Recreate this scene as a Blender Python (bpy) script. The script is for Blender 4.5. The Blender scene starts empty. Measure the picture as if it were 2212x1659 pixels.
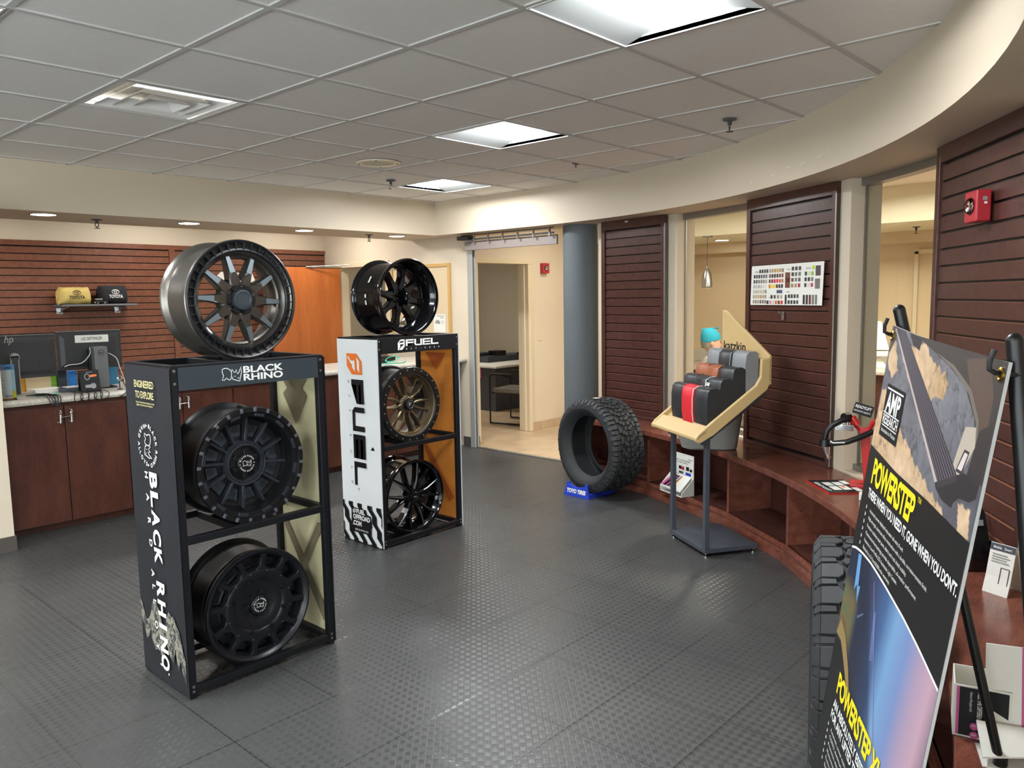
import bpy, bmesh, math, random
from mathutils import Vector, Matrix
random.seed(11)
sc = bpy.context.scene
COL = sc.collection
PI = math.pi
cos, sin, rad = math.cos, math.sin, math.radians

# ------------------------------------------------------------------ camera, world, exposure
CAMH = 1.6
YAW, PITCH, ROLL, FPX = 0.8310177721, -0.1102058483, -0.0163821960, 1699.818
def cam_axes():
    f = Vector((sin(YAW)*cos(PITCH), cos(YAW)*cos(PITCH), sin(PITCH)))
    r = Vector((cos(YAW), -sin(YAW), 0)); u = r.cross(f)
    return r*cos(ROLL)+u*sin(ROLL), -r*sin(ROLL)+u*cos(ROLL), f
_r, _u, _f = cam_axes()
cd = bpy.data.cameras.new('camera'); cam = bpy.data.objects.new('camera', cd); COL.objects.link(cam)
cd.sensor_fit = 'HORIZONTAL'; cd.sensor_width = 36.0; cd.lens = 36.0*FPX/2212.0; cd.clip_start = 0.02
cam.matrix_world = Matrix(((_r.x,_u.x,-_f.x,0),(_r.y,_u.y,-_f.y,0),(_r.z,_u.z,-_f.z,CAMH),(0,0,0,1)))
sc.camera = cam
w = bpy.data.worlds.new('world'); sc.world = w; w.use_nodes = True
w.node_tree.nodes['Background'].inputs[0].default_value = (0.86,0.94,1.0,1)
w.node_tree.nodes['Background'].inputs[1].default_value = 6.0
vs = sc.view_settings
vs.view_transform = 'Standard'; vs.look = 'None'; vs.gamma = 1.0; vs.use_curve_mapping = False
vs.exposure = 0.95
TROFFER = 75.0      # emission of the ceiling diffusers
DOWNLIGHT = 26.0    # emission of the recessed cans
BACKROOM = 30.0     # emission of the ceiling lights behind the counter and in the lounge
sc.cycles.max_bounces = 8; sc.cycles.diffuse_bounces = 5; sc.cycles.glossy_bounces = 4
sc.cycles.transparent_max_bounces = 12; sc.cycles.caustics_reflective = False; sc.cycles.caustics_refractive = False
sc.cycles.use_denoising = True
sc.cycles.sample_clamp_indirect = 6.0

# ------------------------------------------------------------------ materials
def lin(h):
    h = h.lstrip('#'); o = []
    for i in (0,2,4):
        c = int(h[i:i+2],16)/255.0
        o.append(c/12.92 if c <= 0.04045 else ((c+0.055)/1.055)**2.4)
    return tuple(o)
class N:
    def __init__(s, name):
        s.m = bpy.data.materials.new(name); s.m.use_nodes = True; s.t = s.m.node_tree
        s.b = s.t.nodes['Principled BSDF']; s.out = s.t.nodes['Material Output']
    def n(s, ty, **k):
        x = s.t.nodes.new(ty)
        for a, v in k.items(): setattr(x, a, v)
        return x
    def l(s, a, b): s.t.links.new(a, b)
    def math(s, op, a, b=None, c=None):
        x = s.n('ShaderNodeMath', operation=op)
        for i, v in enumerate((a,b,c)):
            if v is None: continue
            if isinstance(v,(int,float)): x.inputs[i].default_value = v
            else: s.l(v, x.inputs[i])
        return x.outputs[0]
    def ramp(s, f, stops):
        x = s.n('ShaderNodeValToRGB'); e = x.color_ramp.elements
        while len(e) < len(stops): e.new(0.5)
        for i,(p,c) in enumerate(stops): e[i].position = p; e[i].color = (*c,1)
        s.l(f, x.inputs[0]); return x.outputs[0]
    def noise(s, scale, detail=4, rough=0.55, vec=None, stretch=None):
        x = s.n('ShaderNodeTexNoise'); x.inputs['Scale'].default_value = scale
        x.inputs['Detail'].default_value = detail; x.inputs['Roughness'].default_value = rough
        tc = s.n('ShaderNodeTexCoord').outputs['Object'] if vec is None else vec
        if stretch:
            mp = s.n('ShaderNodeMapping'); mp.inputs['Scale'].default_value = stretch; s.l(tc, mp.inputs[0]); tc = mp.outputs[0]
        s.l(tc, x.inputs['Vector']); return x.outputs[0]
    def bump(s, h, strength=0.2, dist=0.002):
        x = s.n('ShaderNodeBump'); x.inputs['Strength'].default_value = strength; x.inputs['Distance'].default_value = dist
        s.l(h, x.inputs['Height']); s.l(x.outputs[0], s.b.inputs['Normal'])
    def set(s, **k):
        for a, v in k.items(): s.b.inputs[a.replace('_',' ')].default_value = v
        return s
def mat(name, col, rough=0.5, metal=0.0, var=0.0, vscale=8.0, bump=0.0, bscale=60.0, stretch=None, spec=0.5, coat=0.0):
    k = N(name); c = lin(col) if isinstance(col,str) else col
    k.set(Base_Color=(*c,1), Roughness=rough, Metallic=metal)
    k.b.inputs['Specular IOR Level'].default_value = spec
    if coat: k.b.inputs['Coat Weight'].default_value = coat; k.b.inputs['Coat Roughness'].default_value = 0.12
    if var:
        f = k.noise(vscale, 5, 0.6, stretch=stretch)
        k.l(k.ramp(f, [(0.3, tuple(x*(1-var) for x in c)), (0.7, tuple(min(1,x*(1+var)) for x in c))]), k.b.inputs['Base Color'])
    if bump: k.bump(k.noise(bscale, 3, 0.5, stretch=stretch), bump, 0.001)
    return k.m
def emit(name, col, s):
    k = N(name); e = k.n('ShaderNodeEmission'); e.inputs[0].default_value = (*col,1); e.inputs[1].default_value = s
    k.l(e.outputs[0], k.out.inputs[0]); return k.m
def wood(name, c1, c2, c3, rough=0.28, stretch=(1,1,0.12), scale=14.0, spec=0.5):
    k = N(name); k.set(Roughness=rough); k.b.inputs['Specular IOR Level'].default_value = spec
    tc = k.n('ShaderNodeTexCoord').outputs['Object']
    a = k.noise(scale, 6, 0.65, vec=tc, stretch=stretch); b = k.noise(scale*9, 4, 0.7, vec=tc, stretch=stretch)
    m = k.math('ADD', k.math('MULTIPLY', a, 0.65), k.math('MULTIPLY', b, 0.35))
    k.l(k.ramp(m, [(0.34, lin(c1)), (0.5, lin(c2)), (0.66, lin(c3))]), k.b.inputs['Base Color'])
    k.bump(b, 0.05, 0.0006); return k.m
M = {}
M['wall'] = mat('beige wall paint', (0.60,0.51,0.39), 0.6, var=0.03, vscale=1.5, bump=0.06, bscale=220)
M['wall2'] = mat('tan lounge wall paint', (0.60,0.47,0.30), 0.6, var=0.03, vscale=1.5)
M['cream'] = mat('cream bulkhead paint', (0.74,0.71,0.54), 0.6)
M['shirtcream'] = mat('cream enamel', (0.86,0.80,0.62), 0.4)
M['creamdull'] = mat('cream perforated grille', (0.66,0.62,0.48), 0.6)
M['office'] = mat('office wall paint', (0.55,0.49,0.38), 0.65)
M['trimbeige'] = mat('beige door trim', (0.62,0.52,0.36), 0.4)
M['tile'] = mat('white ceiling tile', (0.80,0.77,0.74), 0.9, var=0.02, vscale=30, bump=0.25, bscale=350)
M['grid'] = mat('white ceiling grid', (0.56,0.545,0.525), 0.7, spec=0.2)
M['slat'] = wood('dark cherry slat board', '#39221d', '#472a24', '#55342c', 0.28, (1,1,1), 26)
M['slatlitedge'] = mat('slat top edge with painted-in light', '#8a5a45', 0.5)  # light caught by the slat top edges, painted in as a paler colour
M['slatL'] = wood('cherry slat board behind the counter', '#633a2a', '#744633', '#84523d', 0.35, (1,1,1), 26)
M['slatLlitedge'] = mat('painted lit slat edge behind the counter', '#a87758', 0.5)  # same painted-in edge light for the slats of the counter wall
M['cab'] = wood('cherry cabinet laminate', '#381f18', '#4c2a20', '#5b3526', 0.32, (1,1,0.25), 9)
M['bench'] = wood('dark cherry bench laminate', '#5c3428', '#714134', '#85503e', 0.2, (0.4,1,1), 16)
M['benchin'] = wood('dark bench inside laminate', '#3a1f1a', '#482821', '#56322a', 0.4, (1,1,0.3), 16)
M['door'] = wood('orange cherry door', '#9a5023', '#b0602c', '#bd6d36', 0.35, (1,1,0.12), 4)
M['counter'] = mat('pale speckled counter top', '#b9b3a6', 0.3, var=0.3, vscale=90)
M['base'] = mat('dark rubber baseboard', '#4a443e', 0.5)
M['black'] = mat('black plastic', '#0c0c0e', 0.4, spec=0.4)
M['blackm'] = mat('black powder coated steel', '#101115', 0.45, 0.0, bump=0.05, bscale=300, spec=0.3)
M['slate'] = mat('slate grey steel panel', '#2c343b', 0.4)
M['greym'] = mat('dark grey powder coat', '#3f434b', 0.5)
M['steel'] = mat('brushed steel', '#b9bcbf', 0.28, 1.0)
M['alum'] = mat('satin aluminium', '#9c9c98', 0.4, 0.9)
M['chrome'] = mat('chrome', '#e2e2e2', 0.12, 1.0)
M['brass'] = mat('brass', '#c9a545', 0.22, 1.0)
M['column'] = mat('dark grey column paint', '#62686b', 0.6, var=0.04, vscale=3, spec=0.25)
M['navy'] = mat('navy banner fabric', '#0e0e15', 0.85, var=0.15, vscale=5, bump=0.4, bscale=9, stretch=(1,1,2.5))
M['khaki'] = mat('khaki banner fabric', '#b9b18c', 0.85, var=0.1, vscale=3, bump=0.5, bscale=8, stretch=(1,1,2.5))
M['foam'] = mat('grey foam board edge', '#9d9d9b', 0.6)
M['white'] = mat('white banner fabric', '#dfe1e2', 0.7, bump=0.35, bscale=7, stretch=(1,1,3))
M['orange'] = mat('orange banner fabric', '#d9842f', 0.8, var=0.12, vscale=3, bump=0.5, bscale=7, stretch=(1,1,2.5))
M['whitep'] = mat('white print', '#dcdcd8', 0.5)
M['paper'] = mat('white paper', '#dcdad2', 0.6)
M['whiteplastic'] = mat('white plastic', '#dedcd4', 0.4)
M['yellowp'] = mat('yellow print', '#e6d21a', 0.5)
M['creamp'] = mat('cream print', '#cfc48c', 0.5)
M['orangep'] = mat('orange print', '#e8772a', 0.5)
M['inkblack'] = mat('black print', '#101013', 0.5, spec=0.3)
M['greyp'] = mat('grey print', '#8d8d8a', 0.5)
M['red'] = mat('red paint', '#b81f22', 0.35)
M['redp'] = mat('red plastic', '#a82832', 0.35)
M['blue'] = mat('blue plastic', '#1f3bb0', 0.45)
M['rubber'] = mat('black tire rubber', '#2b2c2e', 0.62, var=0.12, vscale=20)
M['rubberd'] = mat('black tire carcass rubber', '#202123', 0.7)
M['gun'] = mat('gunmetal wheel paint', '#6d6862', 0.3, 0.85)
M['gunf'] = mat('gunmetal wheel face paint', '#57524d', 0.3, 0.8)
M['facet'] = mat('brushed spoke facet', '#77828a', 0.42, 0.7)
M['matte'] = mat('matte black wheel paint', '#101012', 0.40, 0.1, spec=0.4)
M['spokelit'] = mat('black spoke paint lightened for edge light', '#3c3f47', 0.32, 0.6)  # wheel is black; the lighter tone paints in light along the spokes
M['satin'] = mat('satin black wheel paint', '#15161a', 0.34, 0.2, spec=0.45)
M['edge'] = mat('worn grey wheel edge', '#6a6e76', 0.35, 0.6)  # lighter grey for raised blocks, milled edges, rivets and a cap ring
M['gloss'] = mat('gloss black wheel paint', '#08080a', 0.12, 0.0, coat=0.25, spec=0.35)
M['bronze'] = mat('dark bronze wheel paint', '#7d6f58', 0.32, 0.85)
M['bolt'] = mat('silver bolt', '#c9c8c4', 0.3, 0.9)
M['tan'] = mat('tan moulded plastic', '#b79c6c', 0.5, var=0.04, vscale=4)
M['leatherb'] = mat('black leather', '#26282b', 0.45, bump=0.3, bscale=160)
M['leatherg'] = mat('grey leather', '#757779', 0.5, bump=0.3, bscale=160)
M['leathert'] = mat('tan leather', '#8f5236', 0.5, bump=0.3, bscale=160)
M['leatherr'] = mat('red leather', '#c4242e', 0.5, bump=0.3, bscale=160)
M['piping'] = mat('white piping', '#c9c9c9', 0.5)
M['shirty'] = mat('yellow cotton', '#cbb269', 0.9, bump=0.5, bscale=14)
M['shirtb'] = mat('black cotton', '#1e1f24', 0.9, bump=0.5, bscale=14)
M['bag'] = mat('grey plastic shell', '#85837e', 0.25)
M['skin'] = mat('skin', '#c99a86', 0.55)
M['cap'] = mat('turquoise knit', '#1f8fa6', 0.85, bump=0.5, bscale=90)
M['coat'] = mat('pale grey coat cloth', '#a7a49a', 0.9, bump=0.3, bscale=60)
M['hair'] = mat('grey hair', '#7d7770', 0.7)
M['teal'] = mat('teal cable', '#39a98f', 0.5)
M['cordw'] = mat('white cable', '#cfcfcb', 0.5)
M['greysteel'] = mat('grey metal case', '#6f7072', 0.4, 0.3)
M['screen'] = mat('dark grey monitor back', '#2a2b2c', 0.42)
M['frost'] = mat('pale troffer reflector', '#8f9290', 0.5)
M['cloth'] = mat('striped chair fabric', '#6d665c', 0.9, var=0.5, vscale=60)
M['pink'] = mat('pink print', '#c2538c', 0.5)
M['lampcool'] = emit('lit troffer diffuser', (0.93,0.97,1.0), TROFFER)
M['lampdown'] = emit('lit downlight lens', (0.95,0.97,1.0), DOWNLIGHT)
M['lampback'] = emit('lit back room diffuser', (1.0,0.97,0.90), BACKROOM)
M['lamplounge'] = emit('lit lounge diffuser', (1.0,0.94,0.80), BACKROOM*3.8)
M['lamphall'] = emit('lit hall diffuser', (1.0,0.94,0.80), BACKROOM*0.75)
M['lampoffice'] = emit('lit office diffuser', (1.0,0.95,0.85), BACKROOM*1.6)
def glassmat(name, tint=(1,1,1), gl=1.0):
    k = N(name); tr = k.n('ShaderNodeBsdfTransparent'); tr.inputs[0].default_value = (*tint,1)
    g = k.n('ShaderNodeBsdfGlossy'); g.inputs['Roughness'].default_value = 0.02
    fr = k.n('ShaderNodeFresnel'); fr.inputs[0].default_value = 1.45
    mx = k.n('ShaderNodeMixShader'); k.l(k.math('MULTIPLY', fr.outputs[0], gl), mx.inputs[0]); k.l(tr.outputs[0], mx.inputs[1]); k.l(g.outputs[0], mx.inputs[2])
    k.l(mx.outputs[0], k.out.inputs[0]); return k.m
M['glass'] = glassmat('window glass', (0.95,0.97,0.94), 0.55)
M['acrylic'] = glassmat('clear acrylic', (0.9,0.92,0.92), 1.0)
def printmat():
    k = N('printed ink'); a = k.n('ShaderNodeAttribute', attribute_name='Col'); k.l(a.outputs['Color'], k.b.inputs['Base Color'])
    k.set(Roughness=0.45); return k.m
M['print'] = printmat()
def floormat():
    k = N('grey rubber basket weave floor tile')
    tc = k.n('ShaderNodeTexCoord').outputs['Object']; s = k.n('ShaderNodeSeparateXYZ'); k.l(tc, s.inputs[0])
    x, y = s.outputs[0], s.outputs[1]; p = 0.0255; q = 1/(math.sqrt(2)*p)
    u = k.math('MULTIPLY', k.math('SUBTRACT', x, y), q); v = k.math('MULTIPLY', k.math('ADD', x, y), q)
    fu, fv = k.math('FLOOR', u), k.math('FLOOR', v)
    par = k.math('FLOORED_MODULO', k.math('ADD', fu, fv), 2.0)
    a, b = k.math('SUBTRACT', u, fu), k.math('SUBTRACT', v, fv)
    inv = k.math('SUBTRACT', 1.0, par)
    cr = k.math('ADD', k.math('MULTIPLY', a, par), k.math('MULTIPLY', b, inv))   # across the bars
    al = k.math('ADD', k.math('MULTIPLY', b, par), k.math('MULTIPLY', a, inv))   # along the bars
    st = k.math('ABSOLUTE', k.math('SINE', k.math('MULTIPLY', k.math('SUBTRACT', cr, 0.06), PI*5/0.88)))
    ends = k.math('MULTIPLY', k.math('SUBTRACT', 1.0, k.math('POWER', k.math('MULTIPLY', k.math('ABSOLUTE', k.math('SUBTRACT', al, 0.5)), 2.15), 6.0)), 1.0)
    ends = k.math('MAXIMUM', ends, 0.0)
    inr = k.math('LESS_THAN', k.math('ABSOLUTE', k.math('SUBTRACT', cr, 0.5)), 0.44)
    bars = k.math('MULTIPLY', k.math('MULTIPLY', k.math('POWER', st, 0.6), ends), inr)
    def seam(c, o):
        f = k.math('FLOORED_MODULO', k.math('SUBTRACT', c, o), 0.43)
        d = k.math('MINIMUM', f, k.math('SUBTRACT', 0.43, f)); return d
    d = k.math('MINIMUM', seam(x, 1.739), seam(y, 1.735))
    line = k.math('LESS_THAN', d, 0.0022)
    h = k.math('MULTIPLY', bars, k.math('GREATER_THAN', d, 0.006))
    h = k.math('SUBTRACT', h, k.math('MULTIPLY', line, 1.5))
    c = k.ramp(k.noise(0.9, 4, 0.6, vec=tc), [(0.3, (0.043,0.044,0.044)), (0.7, (0.058,0.058,0.056))])
    mx = k.n('ShaderNodeMix', data_type='RGBA'); k.l(line, mx.inputs[0]); k.l(c, mx.inputs[6]); mx.inputs[7].default_value = (0.02,0.02,0.02,1)
    k.l(mx.outputs[2], k.b.inputs['Base Color'])
    k.l(k.math('SUBTRACT', k.math('ADD', 0.40, k.math('MULTIPLY', par, 0.10)), k.math('MULTIPLY', bars, 0.16)), k.b.inputs['Roughness']); k.b.inputs['Specular IOR Level'].default_value = 0.55
    k.bump(h, 0.6, 0.0010); return k.m
M['floor'] = floormat()
def tilefloor():
    k = N('tan stone floor tile'); tc = k.n('ShaderNodeTexCoord').outputs['Object']
    br = k.n('ShaderNodeTexBrick'); br.inputs['Scale'].default_value = 1.0; br.offset = 0.0
    br.inputs['Brick Width'].default_value = 0.45; br.inputs['Row Height'].default_value = 0.45; br.inputs['Mortar Size'].default_value = 0.004
    br.inputs['Color1'].default_value = (0.44,0.32,0.20,1); br.inputs['Color2'].default_value = (0.50,0.37,0.24,1); br.inputs['Mortar'].default_value = (0.3,0.24,0.17,1)
    k.l(tc, br.inputs['Vector']); nz = k.noise(5, 5, 0.6, vec=tc)
    mx = k.n('ShaderNodeMix', data_type='RGBA', blend_type='MULTIPLY'); mx.inputs[0].default_value = 0.6
    k.l(br.outputs[0], mx.inputs[6]); k.l(k.ramp(nz, [(0.3,(0.7,0.7,0.7)),(0.7,(1.1,1.1,1.1))]), mx.inputs[7]); k.l(mx.outputs[2], k.b.inputs['Base Color'])
    k.set(Roughness=0.35); return k.m
M['tilefloor'] = tilefloor()
def rockmat():
    k = N('printed rock'); tc = k.n('ShaderNodeTexCoord').outputs['Object']
    f = k.noise(28, 8, 0.75, vec=tc); k.l(k.ramp(f, [(0.36,(0.012,0.014,0.02)),(0.47,(0.06,0.06,0.055)),(0.55,(0.30,0.28,0.22)),(0.68,(0.10,0.10,0.10))]), k.b.inputs['Base Color'])
    k.set(Roughness=0.6); return k.m
M['rock'] = rockmat()

# ------------------------------------------------------------------ mesh building
class MB:
    def __init__(s): s.v=[]; s.f=[]; s.mi=[]; s.sm=[]; s.c=[]; s.mats=[]; s.M=Matrix(); s.mat=None; s.col=(1,1,1); s.vc={}
    def use(s, m): s.mat = M[m] if isinstance(m,str) else m; return s
    def at(s, m): s.M = m; return s
    def add(s, vs, fs, sm=False):
        b = len(s.v); s.v += [s.M @ Vector(p) for p in vs]
        if s.mat not in s.mats: s.mats.append(s.mat)
        i = s.mats.index(s.mat)
        for f in fs: s.f.append([b+k for k in f]); s.mi.append(i); s.sm.append(sm); s.c.append(s.col)
        return b
    def box(s, x0,x1,y0,y1,z0,z1):
        s.add([(x0,y0,z0),(x1,y0,z0),(x1,y1,z0),(x0,y1,z0),(x0,y0,z1),(x1,y0,z1),(x1,y1,z1),(x0,y1,z1)],
              [(0,3,2,1),(4,5,6,7),(0,1,5,4),(1,2,6,5),(2,3,7,6),(3,0,4,7)]); return s
    def quad(s, a,b,c,d): s.add([a,b,c,d],[(0,1,2,3)]); return s
    def poly(s, pts): s.add(pts,[tuple(range(len(pts)))]); return s
    def prism(s, pts, z0, z1, sm=False):
        n=len(pts); s.add([(x,y,z0) for x,y in pts]+[(x,y,z1) for x,y in pts],
            [tuple(range(n-1,-1,-1)),tuple(range(n,2*n))]+[(i,(i+1)%n,n+(i+1)%n,n+i) for i in range(n)], sm); return s
    def loft(s, rings, closed=True, caps=True, sm=False):
        n=len(rings[0]); vs=[p for r in rings for p in r]; fs=[]
        for k in range(len(rings)-1):
            for i in range(n if closed else n-1):
                j=(i+1)%n; fs.append((k*n+i,k*n+j,(k+1)*n+j,(k+1)*n+i))
        if caps: fs.append(tuple(range(n-1,-1,-1))); fs.append(tuple((len(rings)-1)*n+i for i in range(n)))
        s.add(vs,fs,sm); return s
    def cyl(s, p0, p1, r0, r1=None, n=16, caps=True, sm=True):
        r1 = r0 if r1 is None else r1; p0=Vector(p0); p1=Vector(p1); d=(p1-p0).normalized()
        a = d.orthogonal().normalized(); b = d.cross(a)
        R=[[p+(a*cos(2*PI*i/n)+b*sin(2*PI*i/n))*r for i in range(n)] for p,r in ((p0,r0),(p1,r1))]
        s.loft(R,True,False,sm)
        if caps: s.poly(R[0][::-1]); s.poly(R[1])
        return s
    def tube(s, pts, r, n=8, sm=True, closed=False):
        P=[Vector(p) for p in pts]; rings=[]; a=None
        for i,p in enumerate(P):
            if closed: d=P[(i+1)%len(P)]-P[i-1]
            else: d=(P[min(i+1,len(P)-1)]-P[max(i-1,0)])
            d.normalize(); a = d.orthogonal().normalized() if a is None else (a-d*a.dot(d)).normalized(); b=d.cross(a)
            rr = r[i] if isinstance(r,(list,tuple)) else r
            rings.append([p+(a*cos(2*PI*k/n)+b*sin(2*PI*k/n))*rr for k in range(n)])
        if closed: rings.append(rings[0])
        s.loft(rings,True,not closed,sm); return s
    def lathe(s, prof, n=48, axis='z', sm=True, closed=False, a0=0.0, a1=2*PI):
        full = abs(a1-a0-2*PI)<1e-6; m=n if full else n+1; rings=[]
        for i in range(m):
            a=a0+(a1-a0)*i/n
            rings.append([(r*cos(a),r*sin(a),z) if axis=='z' else (r*cos(a),z,r*sin(a)) for r,z in prof])
        k=len(prof); vs=[p for r in rings for p in r]; fs=[]
        for i in range(n):
            j=(i+1)%m
            for q in range(k if closed else k-1):
                p=(q+1)%k; f=(i*k+q,j*k+q,j*k+p,i*k+p); fs.append(f if axis=='z' else f[::-1])
        s.add(vs,fs,sm); return s
    def sphere(s, c, r, n=16, m=10, sc=(1,1,1)):
        prof=[]; vs=[];
        for j in range(m+1):
            t=-PI/2+PI*j/m
            vs += [(c[0]+r*sc[0]*cos(t)*cos(2*PI*i/n), c[1]+r*sc[1]*cos(t)*sin(2*PI*i/n), c[2]+r*sc[2]*sin(t)) for i in range(n)]
        s.add(vs,[(j*n+i,j*n+(i+1)%n,(j+1)*n+(i+1)%n,(j+1)*n+i) for j in range(m) for i in range(n)],True); return s
    def stroke(s, pts, wd, closed=False):
        P=[Vector((p[0],p[1])) for p in pts]; n=len(P); L=[]; R=[]
        for i in range(n):
            if closed: d0=P[i]-P[i-1]; d1=P[(i+1)%n]-P[i]
            else: d0=P[i]-P[max(i-1,0)]; d1=P[min(i+1,n-1)]-P[i]
            if d0.length<1e-9: d0=d1
            if d1.length<1e-9: d1=d0
            d=(d0.normalized()+d1.normalized())
            d = d.normalized() if d.length>1e-6 else d1.normalized()
            q=Vector((-d.y,d.x))*wd/2; L.append(P[i]+q); R.append(P[i]-q)
        vs=[(p.x,p.y,0) for p in L]+[(p.x,p.y,0) for p in R]
        s.add(vs,[(i,n+i,n+(i+1)%n,(i+1)%n) for i in range(n if closed else n-1)]); return s
    def text(s, t, x, y, h, bold=0.0, xs=1.0, align='L', sp=1.0, shear=0.0, width=None):
        vs,fs,x0,x1 = glyphs(t,bold,sp,shear)
        if not vs: return s
        if width: xs = width/(h*(x1-x0))
        k=h; off = {'L':-x0,'C':-(x0+x1)/2,'R':-x1}[align]
        s.add([(x+(a+off)*k*xs, y+b*k, 0) for a,b in vs], fs); return s
    def arctext(s, t, cx, cy, R, a_mid, h, bold=0.02, inward=False, sp=1.25, step=None):
        ws=[]
        for ch in t:
            g=glyphs(ch,bold,1,0); ws.append((0.35 if ch==' ' else (g[3]-g[2]))*h*sp+0.12*h)
        if step: ws=[step]*len(t)
        tot=sum(ws); acc=-tot/2; M0=s.M
        for ch,wd in zip(t,ws):
            c=acc+wd/2; acc+=wd
            if ch==' ': continue
            a=a_mid+(c/R if inward else -c/R)
            rot=a+PI/2 if inward else a-PI/2
            rr = R if not inward else R
            s.M=M0@Matrix.Translation((cx+rr*cos(a),cy+rr*sin(a),0))@Matrix.Rotation(rot,4,'Z')
            s.text(ch,0,-h*0.36,h,bold,1.0,'C')
        s.M=M0; return s
    def build(s, name, parent=None, loc=None, bevel=0.0, segs=2, props=None, local=False, solid=None, sharp=40):
        me=bpy.data.meshes.new(name)
        inv=Matrix()
        if parent is not None and not local: inv=WM[parent.name].inverted()
        elif parent is None and loc is not None: inv=Matrix.Translation(-Vector(loc))
        me.from_pydata([inv@p for p in s.v],[],s.f)
        for m in s.mats: me.materials.append(m)
        me.polygons.foreach_set('material_index',s.mi); me.polygons.foreach_set('use_smooth',s.sm)
        if M['print'] in s.mats:
            at=me.color_attributes.new('Col','FLOAT_COLOR','CORNER'); i=0; buf=[]
            for fi,f in enumerate(s.f):
                for vi in f: buf += [*(s.vc.get(vi) or s.c[fi]),1.0]
            at.data.foreach_set('color',buf)
        me.update()
        if any(s.sm): me.set_sharp_from_angle(angle=rad(sharp))
        o=bpy.data.objects.new(name,me); COL.objects.link(o)
        if parent is not None: o.parent=parent; WM[o.name]=WM[parent.name].copy()
        else:
            WM[o.name]=Matrix.Translation(loc) if loc is not None else Matrix()
            if loc is not None: o.location=loc
        if bevel:
            b=o.modifiers.new('bevel','BEVEL'); b.width=bevel; b.segments=segs; b.limit_method='ANGLE'; b.angle_limit=rad(35)
        if props:
            for k,v in props.items(): o[k]=v
        return o
WM={}
_G={}
def glyphs(t, bold=0.0, sp=1.0, shear=0.0):
    key=(t,bold,sp,shear)
    if key in _G: return _G[key]
    cu=bpy.data.curves.new('glyph','FONT'); cu.body=t; cu.offset=bold; cu.resolution_u=3; cu.space_character=sp; cu.shear=shear; cu.size=1.0; cu.fill_mode='FRONT'
    ob=bpy.data.objects.new('glyph',cu); me=ob.to_mesh()
    vs=[(v.co.x,v.co.y) for v in me.vertices]; fs=[tuple(p.vertices) for p in me.polygons]
    ob.to_mesh_clear(); bpy.data.objects.remove(ob); bpy.data.curves.remove(cu)
    # cap height to 1
    k=1/0.70
    vs=[(a*k,b*k) for a,b in vs]
    x0=min((a for a,b in vs),default=0); x1=max((a for a,b in vs),default=0)
    _G[key]=(vs,fs,x0,x1); return _G[key]
def frame(o, ex, ey=None, ez=None):
    ex=Vector(ex).normalized()
    if ez is None: ez=ex.cross(Vector(ey)).normalized()
    else: ez=Vector(ez).normalized()
    ey=ez.cross(ex).normalized()
    m=Matrix((( ex.x,ey.x,ez.x,o[0]),(ex.y,ey.y,ez.y,o[1]),(ex.z,ey.z,ez.z,o[2]),(0,0,0,1))); return m
def thing(name, label, cat, loc, rz=0.0, group=None, mtx=None):
    o=bpy.data.objects.new(name,None); o.empty_display_size=0.1; COL.objects.link(o)
    m=mtx if mtx is not None else Matrix.Translation(loc)@Matrix.Rotation(rz,4,'Z')
    o.matrix_world=m; WM[o.name]=m.copy(); o['label']=label; o['category']=cat
    if group: o['group']=group
    return o
def tg(label, cat, group=None):
    d={'label':label,'category':cat}
    if group: d['group']=group
    return d
ST={'kind':'structure'}
def copy_tree(o, mtx, label, group=None):
    def rec(x, par):
        c=x.copy(); COL.objects.link(c)
        if par is not None: c.parent=par
        for ch in x.children: rec(ch,c)
        return c
    c=rec(o,None); c.matrix_world=mtx; c['label']=label; WM[c.name]=mtx.copy()
    if group: c['group']=group
    return c
C0=Vector((0.96,4.893,0))
def pol(r,a,z=0.0): return Vector((C0.x+r*cos(rad(a)),C0.y+r*sin(rad(a)),z))
CZ=2.5855
# ------------------------------------------------------------------ room shell
def arcpts(r, a0, a1, n): return [pol(r, a0+(a1-a0)*i/n) for i in range(n+1)]
m=MB().use('floor'); m.quad((-3.9,-3.6,0),(5.9,-3.6,0),(5.9,8.6,0),(-3.9,8.6,0)); m.build('floor',props=ST)
m=MB().use('tilefloor'); m.quad((5.9,-3.6,0),(9.7,-3.6,0),(9.7,10.6,0),(5.9,10.6,0)); m.build('floor',props=ST)
# lay-in ceiling: tiles, tee grid, with openings for the lights and the vent
GX,GY,T=1.5226927,2.4711036,0.6096
LIGHTS=[(1,-2),(3,1),(5,4),(-2,1),(-4,-2),(0,-5),(-4,4),(-7,1)]  # last four cells are added lights out of view, for more light
VENT=(0,2)
m=MB().use('tile')
for i in range(-9,8):
    for j in range(-10,7):
        if (i,j) in LIGHTS or (i,j)==VENT: continue
        x0,y0=GX+i*T,GY+j*T; x1,y1=x0+T,y0+T
        x0,x1=max(x0,-3.9),min(x1,5.75); y0,y1=max(y0,-3.6),min(y1,6.25)
        if x1-x0<.01 or y1-y0<.01: continue
        m.box(x0,x1,y0,y1,CZ+0.006,CZ+0.02)
ceil=m.build('ceiling',props=ST)
m=MB().use('grid')
for i in range(-9,9):
    x=GX+i*T
    if -3.9<x<5.75: m.box(x-.012,x+.012,-3.6,6.22,CZ,CZ+.03)
for j in range(-10,8):
    y=GY+j*T
    if -3.6<y<6.25: m.box(-3.9,5.7,y-.012,y+.012,CZ-0.0008,CZ+.03)
m.build('ceiling_grid',parent=ceil)
m=MB().use('tile'); m.box(5.7,9.7,-3.6,10.6,2.60,2.66); m.box(-3.9,5.7,6.9,8.7,2.60,2.66); m.build('ceiling',props=ST)
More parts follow.
